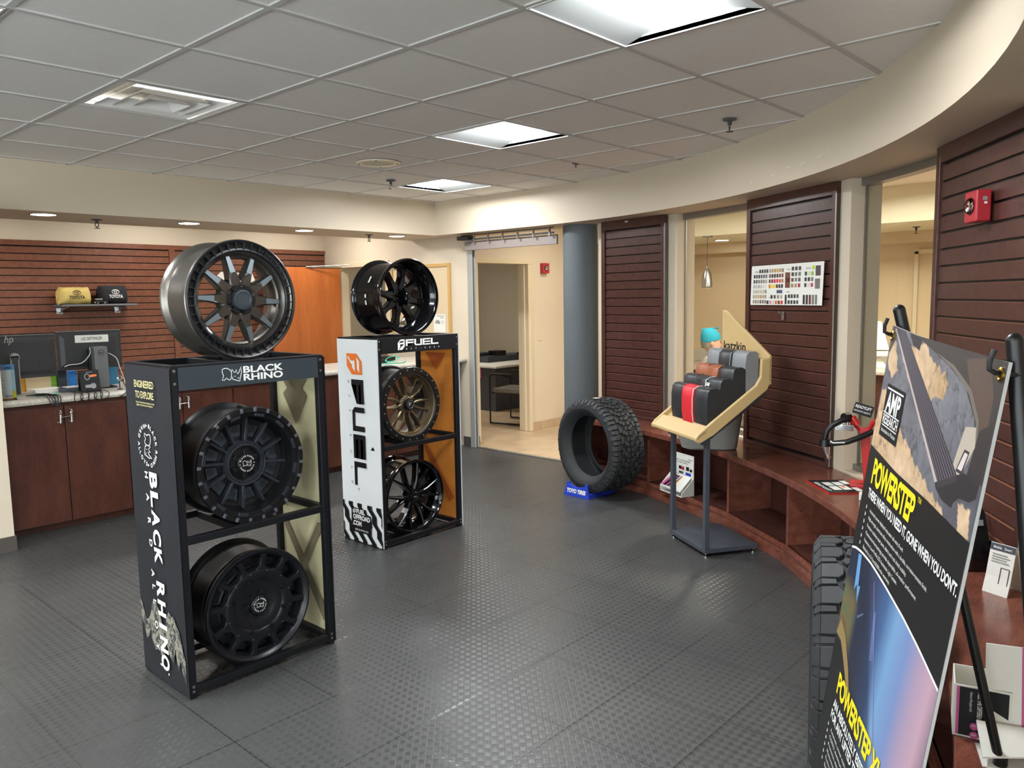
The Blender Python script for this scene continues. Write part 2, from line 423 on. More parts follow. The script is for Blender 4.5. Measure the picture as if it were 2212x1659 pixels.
# curved soffit around the room
path=[Vector((5.64,6.2,0))]+[Vector((5.64,6.2-1.307*k/4,0)) for k in (1,2,3)]+arcpts(4.68,0,-180,90)+[Vector((-3.72,6.2,0))]
outp=[Vector((6.05,6.2,0))]+[Vector((6.05,6.2-1.307*k/4,0)) for k in (1,2,3)]+[pol(5.12,-180*i/90) for i in range(91)]+[Vector((-4.16,6.2,0))]
m=MB().use('wall'); n=len(path)
vs=[(p.x,p.y,2.25) for p in path]+[(p.x,p.y,2.62) for p in path]+[(p.x,p.y,2.25) for p in outp]+[(p.x,p.y,2.62) for p in outp]
m.add(vs,[(i,i+1,n+i+1,n+i) for i in range(n-1)],True); b=len(m.v)-4*n
m.add(vs,[(2*n+i,2*n+i+1,i+1,i) for i in range(n-1)]); m.add(vs,[(3*n+i,3*n+i+1,2*n+i+1,2*n+i) for i in range(n-1)],True)
m.use('paper')
for (a,z,l) in ((-36,2.31,.03),(-38,2.33,.05),(-40,2.325,.06),(-42.5,2.33,.05),(-44,2.345,.02),(-33,2.30,.02)):
    p=pol(4.678,a,z); q=pol(4.678,a-math.degrees(l/4.68),z+.006); q2=q+Vector((0,0,.005)); p2=p+Vector((0,0,.004)); m.quad(p,q,q2,p2)
m.build('wall_soffit',props=ST)
m=MB().use('wall'); m.box(-3.9,5.9,6.2,6.9,2.25,2.62); m.build('wall_bulkhead',props=ST)
# outer walls
m=MB().use('wall'); m.box(-3.9,6.0,8.6,8.7,0,2.66); m.build('wall_back',props=ST)
def fillwinwall(name,F,L,z0,z1,bays,wi):  # unseen wall with added windows that let in sky light as fill
    m=MB().at(F).use('wall'); m.box(0,L,0,.1,0,z0); m.box(0,L,0,.1,z1,2.66); x=0
    for a,b in bays: m.box(x,a,0,.1,z0,z1); x=b
    m.box(x,L,0,.1,z0,z1); m.build(name,props=ST)
    for k,(a,b) in enumerate(bays):
        m=MB().at(F).use('alum')
        for c in (a,(a+b)/2-.02,b-.04): m.box(c,c+.04,.02,.08,z0,z1)
        m.box(a,b,.02,.08,z0,z0+.04); m.box(a,b,.02,.08,z1-.04,z1); f=m.build('window_%d'%(wi+k),props=ST)
        m=MB().at(F).use('glass'); m.quad((a,.05,z0),(b,.05,z0),(b,.05,z1),(a,.05,z1)); m.build('pane',parent=f)
fillwinwall('wall_left',frame((-3.9,-3.6,0),(0,1,0),ez=(0,0,1)),12.3,.25,2.2,[(.5,2.6),(2.9,5.0),(5.3,7.4)],4)  # bays invented to brighten the room from outside the view
fillwinwall('wall_front',frame((1.83,-3.6,0),(-1,0,0),ez=(0,0,1)),5.83,.25,2.2,[(.5,2.6),(2.9,5.0)],7)
m=MB().use('wall'); m.box(1.83,9.8,-3.7,-3.6,0,2.66); m.build('wall_front',props=ST)
m=MB().use('wall2'); m.box(9.6,9.7,-3.6,6.24,0,2.66); m.build('wall_lounge',props=ST)
m=MB().use('cream'); m.box(8.16,9.6,-3.6,6.1,2.25,2.62); m.build('wall_bulkhead',props=ST)
m=MB().use('wall2'); m.box(9.44,9.6,-3.6,6.1,2.12,2.25); m.build('wall_band',props=ST)
m=MB().use('office'); m.box(5.9,6.0,8.7,10.6,0,2.66); m.box(5.9,9.8,10.5,10.6,0,2.66); m.box(9.7,9.8,6.24,10.6,0,2.66); m.build('wall_office',props=ST)
m=MB().use('wall2'); m.box(1.83,1.95,-3.6,-.05,0,2.62); m.build('wall_partition',props=ST)
# wall between the counter bay and the office, with the doorway of the wooden door
m=MB().use('wall'); m.box(5.9,6.0,5.97,7.35,0,2.66); m.box(5.9,6.0,7.35,8.25,2.03,2.66); m.box(5.9,6.0,8.25,8.6,0,2.66); m.build('wall_right',props=ST)
m=MB().use('trimbeige')
m.box(5.885,6.015,7.29,7.36,0,2.05); m.box(5.885,6.015,8.24,8.31,0,2.05); m.box(5.885,6.015,7.36,8.24,1.99,2.05); m.build('trim_1',props=ST,bevel=.004)
# wall of the hall with the office doorway
m=MB().use('wall'); m.box(6.0,6.15,6.12,6.24,0,2.62); m.box(6.15,7.0,6.12,6.24,1.985,2.62); m.box(7.0,9.6,6.12,6.24,0,2.62); m.build('wall_hall',props=ST)
m=MB().use('trimbeige')
for a,b in ((6.1,6.16),(6.99,7.05)): m.box(a,b,6.095,6.265,0,1.975)
m.box(6.1,7.05,6.095,6.265,1.975,2.03); m.box(6.15,6.175,6.15,6.20,0,1.975); m.box(6.975,7.0,6.15,6.2,0,1.975); m.build('trim_2',props=ST,bevel=.006)
m=MB().use('tilefloor'); m.box(7.05,9.6,6.105,6.12,0,.1); m.box(6.0,6.1,6.105,6.12,0,.1); m.build('baseboard_hall',props=ST,bevel=.003)
m=MB().use('base'); m.box(5.888,5.9,6.0,6.1,0,.1); m.box(5.888,6.0,5.958,5.97,0,.1); m.build('baseboard_right',props=ST)
m=MB().use('wall'); m.box(1.2,1.5,5.8,6.2,0,2.25); m.build('wall_end',props=ST)
m=MB().use('base'); m.box(1.2,1.508,5.79,6.06,0,.1); m.build('baseboard_left',props=ST)
m=MB().use('alum'); m.box(5.875,5.915,4.6,5.97,0,.008); m.build('trim_3',props=ST,bevel=.002)
# curved window wall: piers, sills, header strips, windows
def arcbox(m,r0,r1,a0,a1,z0,z1,n=8,smooth=False):
    A=[pol(r0,a0+(a1-a0)*i/n) for i in range(n+1)]; B=[pol(r1,a0+(a1-a0)*i/n) for i in range(n+1)]
    rings=[[ (p.x,p.y,z0),(q.x,q.y,z0),(q.x,q.y,z1),(p.x,p.y,z1)] for p,q in zip(A,B)]
    m.loft(rings,True,True)
m=MB().use('wall')
arcbox(m,4.99,5.18,-6.8,-17.8,0,2.25); arcbox(m,4.99,5.18,-28.2,-40.3,0,2.25); arcbox(m,4.99,5.18,-51.0,-64.0,0,2.25); arcbox(m,4.99,5.18,-74,-88.5,0,2.25)
for a,b in ((-17.8,-28.2),(-40.3,-51.0),(-64,-74)): arcbox(m,4.99,5.18,a,b,0,.535)
m.build('wall_curve',props=ST)
for i,(a,b) in enumerate(((-17.8,-28.2),(-40.3,-51.0),(-64,-74))):
    m=MB().use('greym'); m.use('alum'); arcbox(m,5.05,5.12,a,b,2.205,2.25); arcbox(m,5.05,5.12,a,b,.535,.57)
    arcbox(m,5.074,5.088,a,a-.10,.57,2.205,1); arcbox(m,5.074,5.088,b+.10,b,.57,2.205,1)
    f=m.build('window_%d'%(i+1),props=ST)
    m=MB().use('glass'); A=[pol(5.08,a+(b-a)*k/8) for k in range(9)]
    m.add([(p.x,p.y,.57) for p in A]+[(p.x,p.y,2.205) for p in A],[(k,k+1,9+k+1,9+k) for k in range(8)],True); m.build('pane',parent=f)
# round column
m=MB().use('column'); m.at(Matrix.Translation((5.935,4.525,0))); m.lathe([(.162,0),(.162,2.25)],48); m.build('column',props=tg('dark grey round column beside the open doorway','column'),loc=(5.935,4.525,0))
bpy.data.objects['column']['kind']='structure'

# ------------------------------------------------------------------ ceiling fixtures
def troffer(x,y,flip=0,label='',lm='lampcool',z=CZ,group='square ceiling lights'):
    t=thing('ceiling_light',label,'light',(x,y,z),flip,group); s=.2905
    m=MB().at(WM[t.name]).use('grid')
    for a,b,c,d in ((-.3,.3,-.3,-s),(-.3,.3,s,.3),(-.3,-s,-s,s),(s,.3,-s,s)): m.box(a,b,c,d,-.004,.02)
    m.build('frame',parent=t,bevel=.002)
    m=MB().at(WM[t.name]).use('frost')
    # shaped reflectors either side of the raised lens
    m.add([(-s,-s,.0),(s,-s,0),(s,-.1,.05),(-s,-.1,.05)],[(0,1,2,3)]); m.add([(-s,s,0),(s,s,0),(s,.1,.05),(-s,.1,.05)],[(3,2,1,0)])
    m.box(-s,s,-s,s,.07,.075)
    for xs in (-s,s): m.add([(xs,-s,0),(xs,-.1,.05),(xs,.1,.05),(xs,s,0)],[(0,1,2,3)])
    m.build('reflector',parent=t)
    m=MB().at(WM[t.name]).use(lm); rings=[]
    for k in range(9):
        a=-.1+.2*k/8; rings.append([(-s+.002,a,.048-.03*cos(PI*(a/.2))**1),(s-.002,a,.048-.03*cos(PI*(a/.2)))])
    m.loft(rings,False,False,True); m.build('diffuser',parent=t); return t
labs=['nearest square ceiling light, cut off by the top edge','middle square ceiling light of the diagonal row','farthest square ceiling light near the soffit corner','square ceiling light just entering at the top left corner']
for k,(i,j) in enumerate(LIGHTS):
    troffer(GX+(i+.5)*T,GY+(j+.5)*T,(0,0,PI/2,PI/2,0,0,0,0)[k],labs[k] if k<4 else 'added square ceiling light out of view behind the viewer','lampcool')
bl=[(-.6,7.7),(1.6,7.7),(3.6,7.7),(5.2,7.7),(7.5,8.3),(6.9,3.2),(7.2,1.4),(7.0,-1),(7.1,5.2)]
for x,y in bl: troffer(x,y,0,'square ceiling light hidden above the back rooms','lampback' if x<6 else ('lampoffice' if y>6 else ('lamphall' if y>5 else 'lamplounge')),2.545,'back room ceiling lights')
# air diffuser
x,y=GX+.5*T,GY+2.5*T
t=thing('air_vent','square white louvred air diffuser with dust stains in the ceiling','vent',(x,y,CZ))
for k,(s,z0,z1) in enumerate(((.298,.0,.004),(.235,-.002,.03),(.17,-.006,.03),(.1,-.012,.03))):
    m=MB().at(WM[t.name]).use('tile'); i=s-.05 if k else s-.03
    m.loft([[(-s,-s,z0),(s,-s,z0),(s,s,z0),(-s,s,z0)],[(-i,-i,z1),(i,-i,z1),(i,i,z1),(-i,i,z1)]],True,False)
    m.loft([[(-s,-s,z0-.003),(s,-s,z0-.003),(s,s,z0-.003),(-s,s,z0-.003)],[(-i,-i,z1-.003),(i,-i,z1-.003),(i,i,z1-.003),(-i,i,z1-.003)]],True,False)
    if k==3: m.box(-.05,.05,-.05,.05,.026,.03)
    m.build('frame' if k==0 else 'louvre',parent=t)
m=MB().at(WM[t.name]).use('office'); m.box(-.29,.29,-.29,.29,.055,.06); m.build('duct_opening',parent=t)
# round ceiling speaker
t=thing('ceiling_speaker','round cream speaker grille set in the ceiling','speaker',(3.70,4.66,CZ))
m=MB().at(WM[t.name]).use('shirtcream'); m.lathe([(.16,0),(.158,-.006),(.12,-.009),(.115,-.004)],40); m.build('trim_ring',parent=t)
m=MB().at(WM[t.name]).use('creamdull'); m.lathe([(.116,-.005),(.05,-.008),(.001,-.009)],40); m.build('grille',parent=t)
m=MB().at(WM[t.name]).use('black')
for k in range(4): a=PI/4+k*PI/2; m.cyl((.14*cos(a),.14*sin(a),-.012),(.14*cos(a),.14*sin(a),-.006),.005,n=8)
m.build('screw',parent=t)
def sprinkler(x,y,z,label):
    t=thing('sprinkler_head',label,'sprinkler',(x,y,z),.4,'sprinkler heads')
    m=MB().at(WM[t.name]).use('greym'); m.lathe([(.04,0),(.038,-.006),(.012,-.008),(.012,-.03)],20); m.build('escutcheon',parent=t)
    m=MB().at(WM[t.name]).use('greym'); m.tube([(-.012,0,-.03),(-.018,0,-.045),(0,0,-.065)],.004,6); m.tube([(.012,0,-.03),(.018,0,-.045),(0,0,-.065)],.004,6); m.cyl((0,0,-.066),(0,0,-.069),.022,n=14); m.build('deflector',parent=t)
sprinkler(4.314,5.275,CZ,'sprinkler head in the ceiling between the speaker and the farthest light')
sprinkler(4.268,2.182,CZ,'sprinkler head in the ceiling close to the curved soffit')
sprinkler(2.43,6.55,2.25,'sprinkler head under the counter bulkhead at the left')
sprinkler(5.018,6.508,2.25,'sprinkler head under the counter bulkhead above the shiny black wheel')
sprinkler(8.9,2.45,2.25,'sprinkler head seen through the window beside the upright easel')
m=MB().use('greym'); m.box(4.77,4.83,3.69,3.71,CZ-.006,CZ-.001); m.box(4.80,4.806,3.697,3.703,CZ-.03,CZ-.006); m.build('ceiling_hook',props=tg('tiny dark hook clipped to the ceiling grid','hook'),loc=(4.8,3.7,CZ))
def downlight(x,y,z,label,group):
    t=thing('downlight',label,'light',(x,y,z),0,group)
    m=MB().at(WM[t.name]).use('alum'); m.lathe([(.095,-.002),(.082,-.004),(.078,.002)],32); m.build('trim_ring',parent=t)
    m=MB().at(WM[t.name]).use('lampdown'); m.lathe([(.08,-.0025),(.001,-.0045)],32); m.build('lens',parent=t)
for (x,y),l in zip(((2.018,6.42),(3.109,6.43),(4.237,6.47),(5.359,6.484)),('leftmost recessed downlight under the counter bulkhead','second recessed downlight from the left under the bulkhead','third recessed downlight from the left under the bulkhead','rightmost recessed downlight under the bulkhead by the corner')):
    downlight(x,y,2.25,l,'downlights under the bulkhead')
downlight(.9,6.42,2.25,'recessed downlight under the bulkhead out of view at the left','downlights under the bulkhead')
downlight(9.0,4.68,2.25,'recessed downlight in the lounge seen through the first window','lounge downlights')
downlight(8.9,1.4,2.25,'recessed lounge downlight hidden behind the slat panels','lounge downlights')
# ------------------------------------------------------------------ slat wall panels
def slatpanel(o, ex, w, z0, z1, label, sm='slat', em='slatlitedge', top=.05, bot=.03, side=.045, mids=(), pitch=.0762, stiles_right=True):
    F=frame((o[0],o[1],0),(ex[0],ex[1],0),ez=(0,0,1))
    t=thing('slat_wall_panel',label,'wall panel',None,mtx=F@Matrix.Translation((0,0,z0)))
    m=MB().at(F).use(sm); y0,y1=-.03,.0
    m.box(0,side,y0,y1,z0,z1); m.box(w-side,w,y0,y1,z0,z1); m.box(side,w-side,y0,y1,z1-top,z1); m.box(side,w-side,y0,y1,z0,z0+bot)
    for x in mids: m.box(x-side*.6,x+side*.6,y0,y1,z0+bot,z1-top)
    m.build('frame',parent=t,bevel=.002)
    m=MB().at(F).use(sm); z=z1-top-.012
    xs=[side+.004]+[v for x in mids for v in (x-side*.6-.004,x+side*.6+.004)]+[w-side-.004]
    while z-pitch>z0+bot-.03:
        b=max(z-pitch+.009,z0+bot)
        for a,c in zip(xs[::2],xs[1::2]):
            m.use(sm); m.add([(a,-.018,b),(c,-.018,b),(c,-.018,z-.003),(a,-.018,z-.003),(a,0,b),(c,0,b),(c,-.002,z),(a,-.002,z)],[(0,1,2,3),(0,4,5,1),(0,3,7,4),(1,5,6,2)])
            m.use(em); m.add([(a,-.018,z-.003),(c,-.018,z-.003),(c,-.002,z),(a,-.002,z)],[(0,1,2,3)])
        z-=pitch
    m.use('black'); m.box(side*.5,w-side*.5,-.004,.0,z0+.01,z1-.01)
    m.build('slat_board',parent=t); return t,F
A1,B1=pol(4.945,-8.0),pol(4.965,-16.75)
p1,F1=slatpanel(A1,B1-A1,(B1-A1).length,.52,2.248,'narrow dark slat wall panel beside the grey column','slat','slatlitedge',.075,pitch=.074)
A2,B2=pol(4.96,-28.07),pol(4.99,-39.05)
p2,F2=slatpanel(A2,B2-A2,(B2-A2).length,.52,2.248,'dark slat wall panel holding the colour sample chart','slat','slatlitedge',.075)
A3,B3=pol(4.98,-51.0),pol(4.98,-62.2)
p3,F3=slatpanel(A3,B3-A3,(B3-A3).length,.52,2.248,'dark slat wall panel carrying the fire alarm strobe','slat','slatlitedge',.075)
for p,F,wd in ((p1,F1,(B1-A1).length),(p2,F2,(B2-A2).length),(p3,F3,(B3-A3).length)):
    m=MB().at(F).use('steel'); m.box(wd-.006,wd,-.034,.0,.53,2.18); m.build('edge_strip',parent=p)
m=MB().at(F1).use('paper'); m.box(.30,.335,-.033,-.0305,2.222,2.236); m.build('tape',parent=p1)
pl,FL_=slatpanel((-1.4,8.595),(1,0),7.42,.10,2.218,'long cherry slat wall behind the service counter','slatL','slatLlitedge',.05,.04,.05,mids=(1.7,5.33),pitch=.0700)
# ------------------------------------------------------------------ curved bench with open cubbies
bench=thing('display_bench','long curved dark cherry bench with open cubbies under the windows','bench',pol(4.78,-40))
m=MB().use('bench')
n=64; a0,a1=-7.0,-88.0
A=[pol(4.59,a0+(a1-a0)*i/n) for i in range(n+1)]; B=[pol(4.985,a0+(a1-a0)*i/n) for i in range(n+1)]
m.loft([[(p.x,p.y,.48),(q.x,q.y,.48),(q.x,q.y,.52),(p.x,p.y,.52)] for p,q in zip(A,B)],True,True); m.build('bench_top',parent=bench,bevel=.003)
divs=[-13.5,-20.5,-31.3,-40.6,-50.5,-60.5,-70.5,-79.5,-87.8]
divs[0]=-7.4
divs[1]=-18.8
for a in divs:
    m=MB().use('bench'); p=pol(4.63,a); q=pol(4.97,a); d=(q-p).normalized(); nrm=Vector((-d.y,d.x,0))*.0125
    m.loft([[p+nrm,q+nrm,q-nrm,p-nrm],[v+Vector((0,0,.38)) for v in (p+nrm,q+nrm,q-nrm,p-nrm)]]); m.M=Matrix.Translation((0,0,.1)); m.v=[v+Vector((0,0,.1)) for v in m.v]
    m.use('chrome'); m.M=Matrix()
    for s in (1,-1):
        for rr in (4.70,4.90):
            c=pol(rr,a)+nrm*s*1.0; m.cyl((c.x,c.y,.31),(c.x+nrm.x*s*.8,c.y+nrm.y*s*.8,.31),.005,n=8)
            m.use('chrome')
    m.build('divider',parent=bench)
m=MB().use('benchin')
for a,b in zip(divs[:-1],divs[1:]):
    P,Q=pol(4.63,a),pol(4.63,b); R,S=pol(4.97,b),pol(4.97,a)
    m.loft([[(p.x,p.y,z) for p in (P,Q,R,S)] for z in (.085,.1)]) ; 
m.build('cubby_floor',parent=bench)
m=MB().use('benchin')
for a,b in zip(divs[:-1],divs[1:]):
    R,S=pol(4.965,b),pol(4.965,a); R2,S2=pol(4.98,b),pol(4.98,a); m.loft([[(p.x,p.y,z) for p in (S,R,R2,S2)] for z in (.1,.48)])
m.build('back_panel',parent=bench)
m=MB().use('bench')
for a,b in zip(divs[:-1],divs[1:]):
    P,Q=pol(4.61,a),pol(4.61,b); R,S=pol(4.64,b),pol(4.64,a); m.loft([[(p.x,p.y,z) for p in (P,Q,R,S)] for z in (.0,.1)])
    P,Q=pol(4.585,a),pol(4.585,b); R,S=pol(4.612,b),pol(4.612,a); m.loft([[(p.x,p.y,z) for p in (P,Q,R,S)] for z in (.0,.05)])
    P,Q=pol(4.600,a),pol(4.600,b); m.loft([[(p.x,p.y,z) for p in (P,Q,R,S)] for z in (.075,.092)])
m.build('plinth',parent=bench,bevel=.003)
# ------------------------------------------------------------------ service counter
labsC=['cherry base cabinet at the left end of the counter','cherry base cabinet behind the navy sided wheel rack','cherry base cabinet seen through the middle of the navy sided rack','cherry base cabinet between the two wheel racks','cherry base cabinet behind the white sided wheel rack']
cab0=None
def cabinet(x,label):
    t=thing('base_cabinet',label,'cabinet',(x,6.06,0),0,'base cabinets under the counter'); W=.852; m=MB().at(WM[t.name]).use('cab')
    m.box(0,W,.02,.6,.058,.905); m.build('body',parent=t)
    m=MB().at(WM[t.name]).use('cab'); m.box(0,W,.08,.1,0,.058); m.build('toe_kick',parent=t)
    for s in (0,1):
        m=MB().at(WM[t.name]).use('cab'); a=.003+s*(W/2); m.box(a,a+W/2-.006,0,.02,.06,.885); d=m.build('door',parent=t,bevel=.002)
        hx=W/2+(-.036 if s==0 else .036); m=MB().at(WM[t.name]).use('chrome')
        m.tube([(hx,0,.862),(hx,-.028,.858),(hx,-.03,.84),(hx,-.03,.79),(hx,-.028,.772),(hx,0,.768)],[.006,.008,.009,.0065,.008,.006],8)
        for q in range(5): m.cyl((hx,-.03,.775+.008*q),(hx,-.03,.779+.008*q),.010,n=10)
        m.build('handle',parent=d)
    m=MB().at(WM[t.name]).use('chrome'); m.tube([(W/2-.036,-.036,.812),(W/2+.036,-.036,.815)],.0035,8); m.build('latch_bar',parent=t)
    return t
cab0=cabinet(1.512,labsC[0])
for k in range(1,5): copy_tree(cab0,Matrix.Translation((1.512+.853*k,6.06,0)),labsC[k],'base cabinets under the counter')
m=MB().use('counter'); pr=[(6.03+.022-.022*sin(t),.932-.0225*cos(t)) for t in [PI*k/8 for k in range(9)]]
# bullnose slab
sec=[(6.052,.91),(6.03,.917),(6.024,.934),(6.03,.95),(6.052,.957),(6.76,.957),(6.76,.91)]
m.loft([[(x,y,z) for y,z in sec] for x in (1.5,5.895)]); m.build('service_counter',props=tg('pale speckled counter top along the service desk','counter'),loc=(3.6,6.4,.91))
# ------------------------------------------------------------------ logos
def rhino(m, x, y, s, wd):
    B=[(.05,.62),(.14,.655),(.26,.66),(.40,.60),(.50,.47),(.49,.27),(.44,.12),(.34,.11),(.24,.21),(.14,.12),(.02,.12),(.10,.33),(.04,.48)]
    Hd=[(.50,.47),(.53,.60),(.63,.44),(.70,.46),(.75,.57),(.78,.36),(.85,.40),(.93,.55),(.985,.69),(1.0,.42),(.93,.18),(.89,.01),(.74,.06),(.55,.12),(.52,.24)]
    for P in (B,Hd): m.stroke([(x+a*s,y+b*s) for a,b in P],wd,P is B)
    m.stroke([(x+.80*s,y+.17*s),(x+.86*s,y+.15*s)],wd*1.3); m.stroke([(x+.64*s,y+.26*s),(x+.69*s,y+.25*s)],wd)
def rhinobadge(m, x, y, R, h, wd):
    m.arctext('BLACK RHINO',x,y,R,PI/2,h,.03,False,1.35); m.arctext('HARD ALLOYS',x,y,R,-PI/2,h,.03,True,1.35)
    for s in (-1,1): m.poly([(x+s*R-h*.4,y-h*.4,0),(x+s*R+h*.4,y-h*.4,0),(x+s*R,y+h*.5,0)])
    s=R*1.25; rhino(m,x-s*.5,y-s*.33,s,wd)
FUELW={'F':[[(0,0),(.22,0),(.22,.40),(1,.40),(1,.62),(.22,.62),(.22,.78),(1,.78),(1,1),(0,1)]],
 'U':[[(0,.22),(.16,0),(1,0),(1,1),(.78,1),(.78,.2),(.22,.2),(.22,1),(0,1)]],
 'E':[[(0,0),(1,0),(1,.2),(.2,.2),(.2,.40),(1,.40),(1,.60),(.2,.60),(.2,.8),(1,.8),(1,1),(0,1)]],
 'L':[[(0,0),(1,0),(1,.22),(.22,.22),(.22,1),(0,1)]]}
def fuelword(m, x, y, h, wd, gap):
    for ch in 'FUEL':
        for P in FUELW[ch]:
            # triangulated as strips of boxes keep concave outlines simple
            vs=[(x+a*wd,y+b*h,0) for a,b in P]; concave(m,vs)
        x+=wd+gap
def concave(m, vs):
    bm=bmesh.new(); V=[bm.verts.new(p) for p in vs]; f=bm.faces.new(V); r=bmesh.ops.triangulate(bm,faces=[f])
    bm.verts.index_update(); m.add([v.co.copy() for v in bm.verts],[tuple(v.index for v in q.verts) for q in bm.faces]); bm.free()
def fuelicon(m, x, y, s, fg, bg, asp=1.15):
    m.use(fg); concave(m,[(x+a*s,y+b*s*asp,0) for a,b in ((0,.0),(.62,0),(1,.32),(1,1),(.38,1),(0,.68))])
    M0=m.M; m.M=M0@Matrix.Translation((0,0,.0006)); m.use(bg)
    concave(m,[(x+a*s,y+b*s*asp,0) for a,b in ((.16,.64),(.36,.84),(.9,.84),(.74,.70),(.40,.70))])
    concave(m,[(x+a*s,y+b*s*asp,0) for a,b in ((.16,.14),(.34,.26),(.34,.54),(.86,.54),(.66,.36),(.5,.36),(.5,.30),(.16,.04))]); m.M=M0
# ------------------------------------------------------------------ wheel display racks
def fabric(m, F, w, h, amp, seed, thick=.004, back=None, nx=10, nz=34, rag=0.0):
    rnd=random.Random(seed); ph=[rnd.uniform(0,6.28) for _ in range(8)]
    def d(u,v): 
        e=min(1,min(u,1-u)*5)
        return e*amp*(sin(9*v+3*u+ph[0])*.5+sin(23*v-4*u+ph[1])*.35+sin(41*v+7*u+ph[2])*.25+sin(6*u+ph[3])*.3)
    m.at(F); vs=[]; 
    for j in range(nz+1):
        for i in range(nx+1):
            u,v=i/nx,j/nz; z=v*h
            if j==0 and rag: z-=rag*(.5+.5*sin(17*u+ph[4]))
            vs.append((u*w,z,d(u,v)))
    fs=[(j*(nx+1)+i,j*(nx+1)+i+1,(j+1)*(nx+1)+i+1,(j+1)*(nx+1)+i) for j in range(nz) for i in range(nx)]
    m.add(vs,fs,True)
    if back: m.use(back)
    m.add([(a,b,c-thick) for a,b,c in vs],[f[::-1] for f in fs],True)
def rack(x0,y0,label,front,side,inner,name='wheel_rack'):
    W,D,Hh=.695,.415,1.357; t=thing(name,label,'display rack',(x0+W/2,y0+D/2,0)); P=.03
    O=Matrix.Translation((x0,y0,0))
    for a in (0,W-P):
        for b in (0,D-P):
            m=MB().at(O).use('blackm'); m.box(a,a+P,b,b+P,0,Hh); m.use('steel')
            if b==0:
                for z in (1.335,1.285,.05,.03): m.cyl((a+P/2,-.003,z),(a+P/2,.0,z),.006,n=10)
            m.build('post',parent=t,bevel=.002)
    for z in (.018,.635,Hh-.03):
        for b in (0,D-P):
            m=MB().at(O).use('blackm'); m.box(P,W-P,b,b+P,z,z+.03); m.build('rail',parent=t,bevel=.002)
        for a in (0,W-P):
            m=MB().at(O).use('blackm'); m.box(a,a+P,P,D-P,z,z+.03); m.build('side_rail',parent=t,bevel=.002)
        for a in (-.095,.065):
            m=MB().at(O).use('blackm'); m.box(W/2+a,W/2+a+.03,P,D-P,z-.004,z+.028); m.build('cradle_bar',parent=t,bevel=.002)
    m=MB().at(O).use(front); m.box(P,W-P,-.003,.012,1.256,Hh-.010); hp=m.build('header_panel',parent=t)
    ls=MB().use(side); fabric(ls,frame((x0-.004,y0+D+.004,0.012),(0,-1,0),ez=(-1,0,0)),D+.008,1.335,.0045,1 if side=='navy' else 5,.004,None,rag=.008); s1=ls.build('side_banner',parent=t)
    rs=MB().use(side); fabric(rs,frame((x0+W+.006,y0-.004,0.012),(0,1,0),ez=(1,0,0)),D+.008,1.335,.003,3 if side=='navy' else 7,.002,None,rag=.008); s2=rs.build('side_banner',parent=t)
    li=MB().use(inner); fabric(li,frame((x0+W-.006,y0+D-P,0.02),(0,-1,0),ez=(-1,0,0)),D-2*P,1.30,.0035,9,.002,None); li.build('banner_lining',parent=t)
    return t,hp,s1
RA,hpA,sbA=rack(1.345,3.015,'tall black wheel rack with navy fabric sides, nearest the viewer','slate','navy','khaki')
RB,hpB,sbB=rack(3.055,3.920,'tall black wheel rack with white fabric side and orange lining','blackm','white','orange')
# camouflage shapes and painted cross brace shadow on the khaki lining
m=MB().at(frame((2.0265,3.43,0),(0,-1,0),ez=(-1,0,0))).use(mat('brown camouflage and painted brace shadow','#6b624a',.85))
m.poly([(.08,1.25,.004),(.2,1.12,.004),(.31,1.25,.004)]); m.poly([(.10,1.16,.0042),(.2,1.02,.0042),(.30,1.16,.0042),(.2,1.24,.0042)])
m.poly([(.02,.56,.004),(.07,.56,.004),(.4,.14,.004),(.36,.1,.004)]); m.poly([(.39,.57,.0042),(.34,.57,.0042),(.03,.12,.0042),(.07,.09,.0042)])  # crossing bands paint in the shadow of the X brace
m.build('camouflage_and_brace_shadow',parent=RA)
m=MB().at(frame((3.055+.6815,4.34,0),(0,-1,0),ez=(-1,0,0))).use(mat('dark orange shape','#a84f12',.8))
m.poly([(.10,1.22,.004),(.2,1.10,.004),(.31,1.22,.004)]); m.poly([(.04,.55,.004),(.09,.55,.004),(.36,.2,.004),(.31,.16,.004)]); m.build('tone_shape',parent=RB)  # darker orange triangle and slanting band on the lining
# lettering of the navy rack
FH=frame((0,3.0108,0),(1,0,0),ez=(0,-1,0))   # header plane: x = world x, y = world z
m=MB().at(FH).use('whitep'); rhino(m,1.553,1.272,.088,.0032)
m.text('BLACK',1.649,1.306,.0265,.03,1.0,'L',1,0,.186); m.text('RHINO',1.649,1.274,.0265,.03,1.0,'L',1,0,.184); m.build('lettering',parent=hpA)
SX=1.345-.004-.0062
FS=frame((SX,3.43,0),(0,-1,0),ez=(-1,0,0))   # x = 3.43 - y, y = z
m=MB().at(FS).use('creamp')
m.text('ENGINEERED',.100,1.258,.029,.008,1,'L',.95,0,.182); m.text('TO EXPLORE.',.105,1.214,.029,.008,1,'L',.95,0,.176)
m.text('BLACKRHINOWHEELS.COM',.108,1.193,.006,.01,1,'L',1,0,.172); m.text('@BLACKRHINOWHEELS',.112,1.182,.006,.01,1,'L',1,0,.152); m.build('slogan',parent=sbA)
FV=frame((SX,3.43,0),(0,0,-1),ez=(-1,0,0))   # x = -z, y = 3.43-... towards the front
m=MB().at(FV).use('whitep'); rhinobadge(m,-1.021,.189,.082,.017,.0042)
def vtext(m,chars,z0,z1,y0,h,bold,wr=None):
    n=len(chars); st=(z0-z1)/n
    for k,ch in enumerate(chars):
        if ch==' ': continue
        zc=z0-st*(k+.5); m.text(ch,-zc,y0,h,bold,1,'C',1,0,(st*wr*(.3 if ch=='I' else 1)) if wr else None)
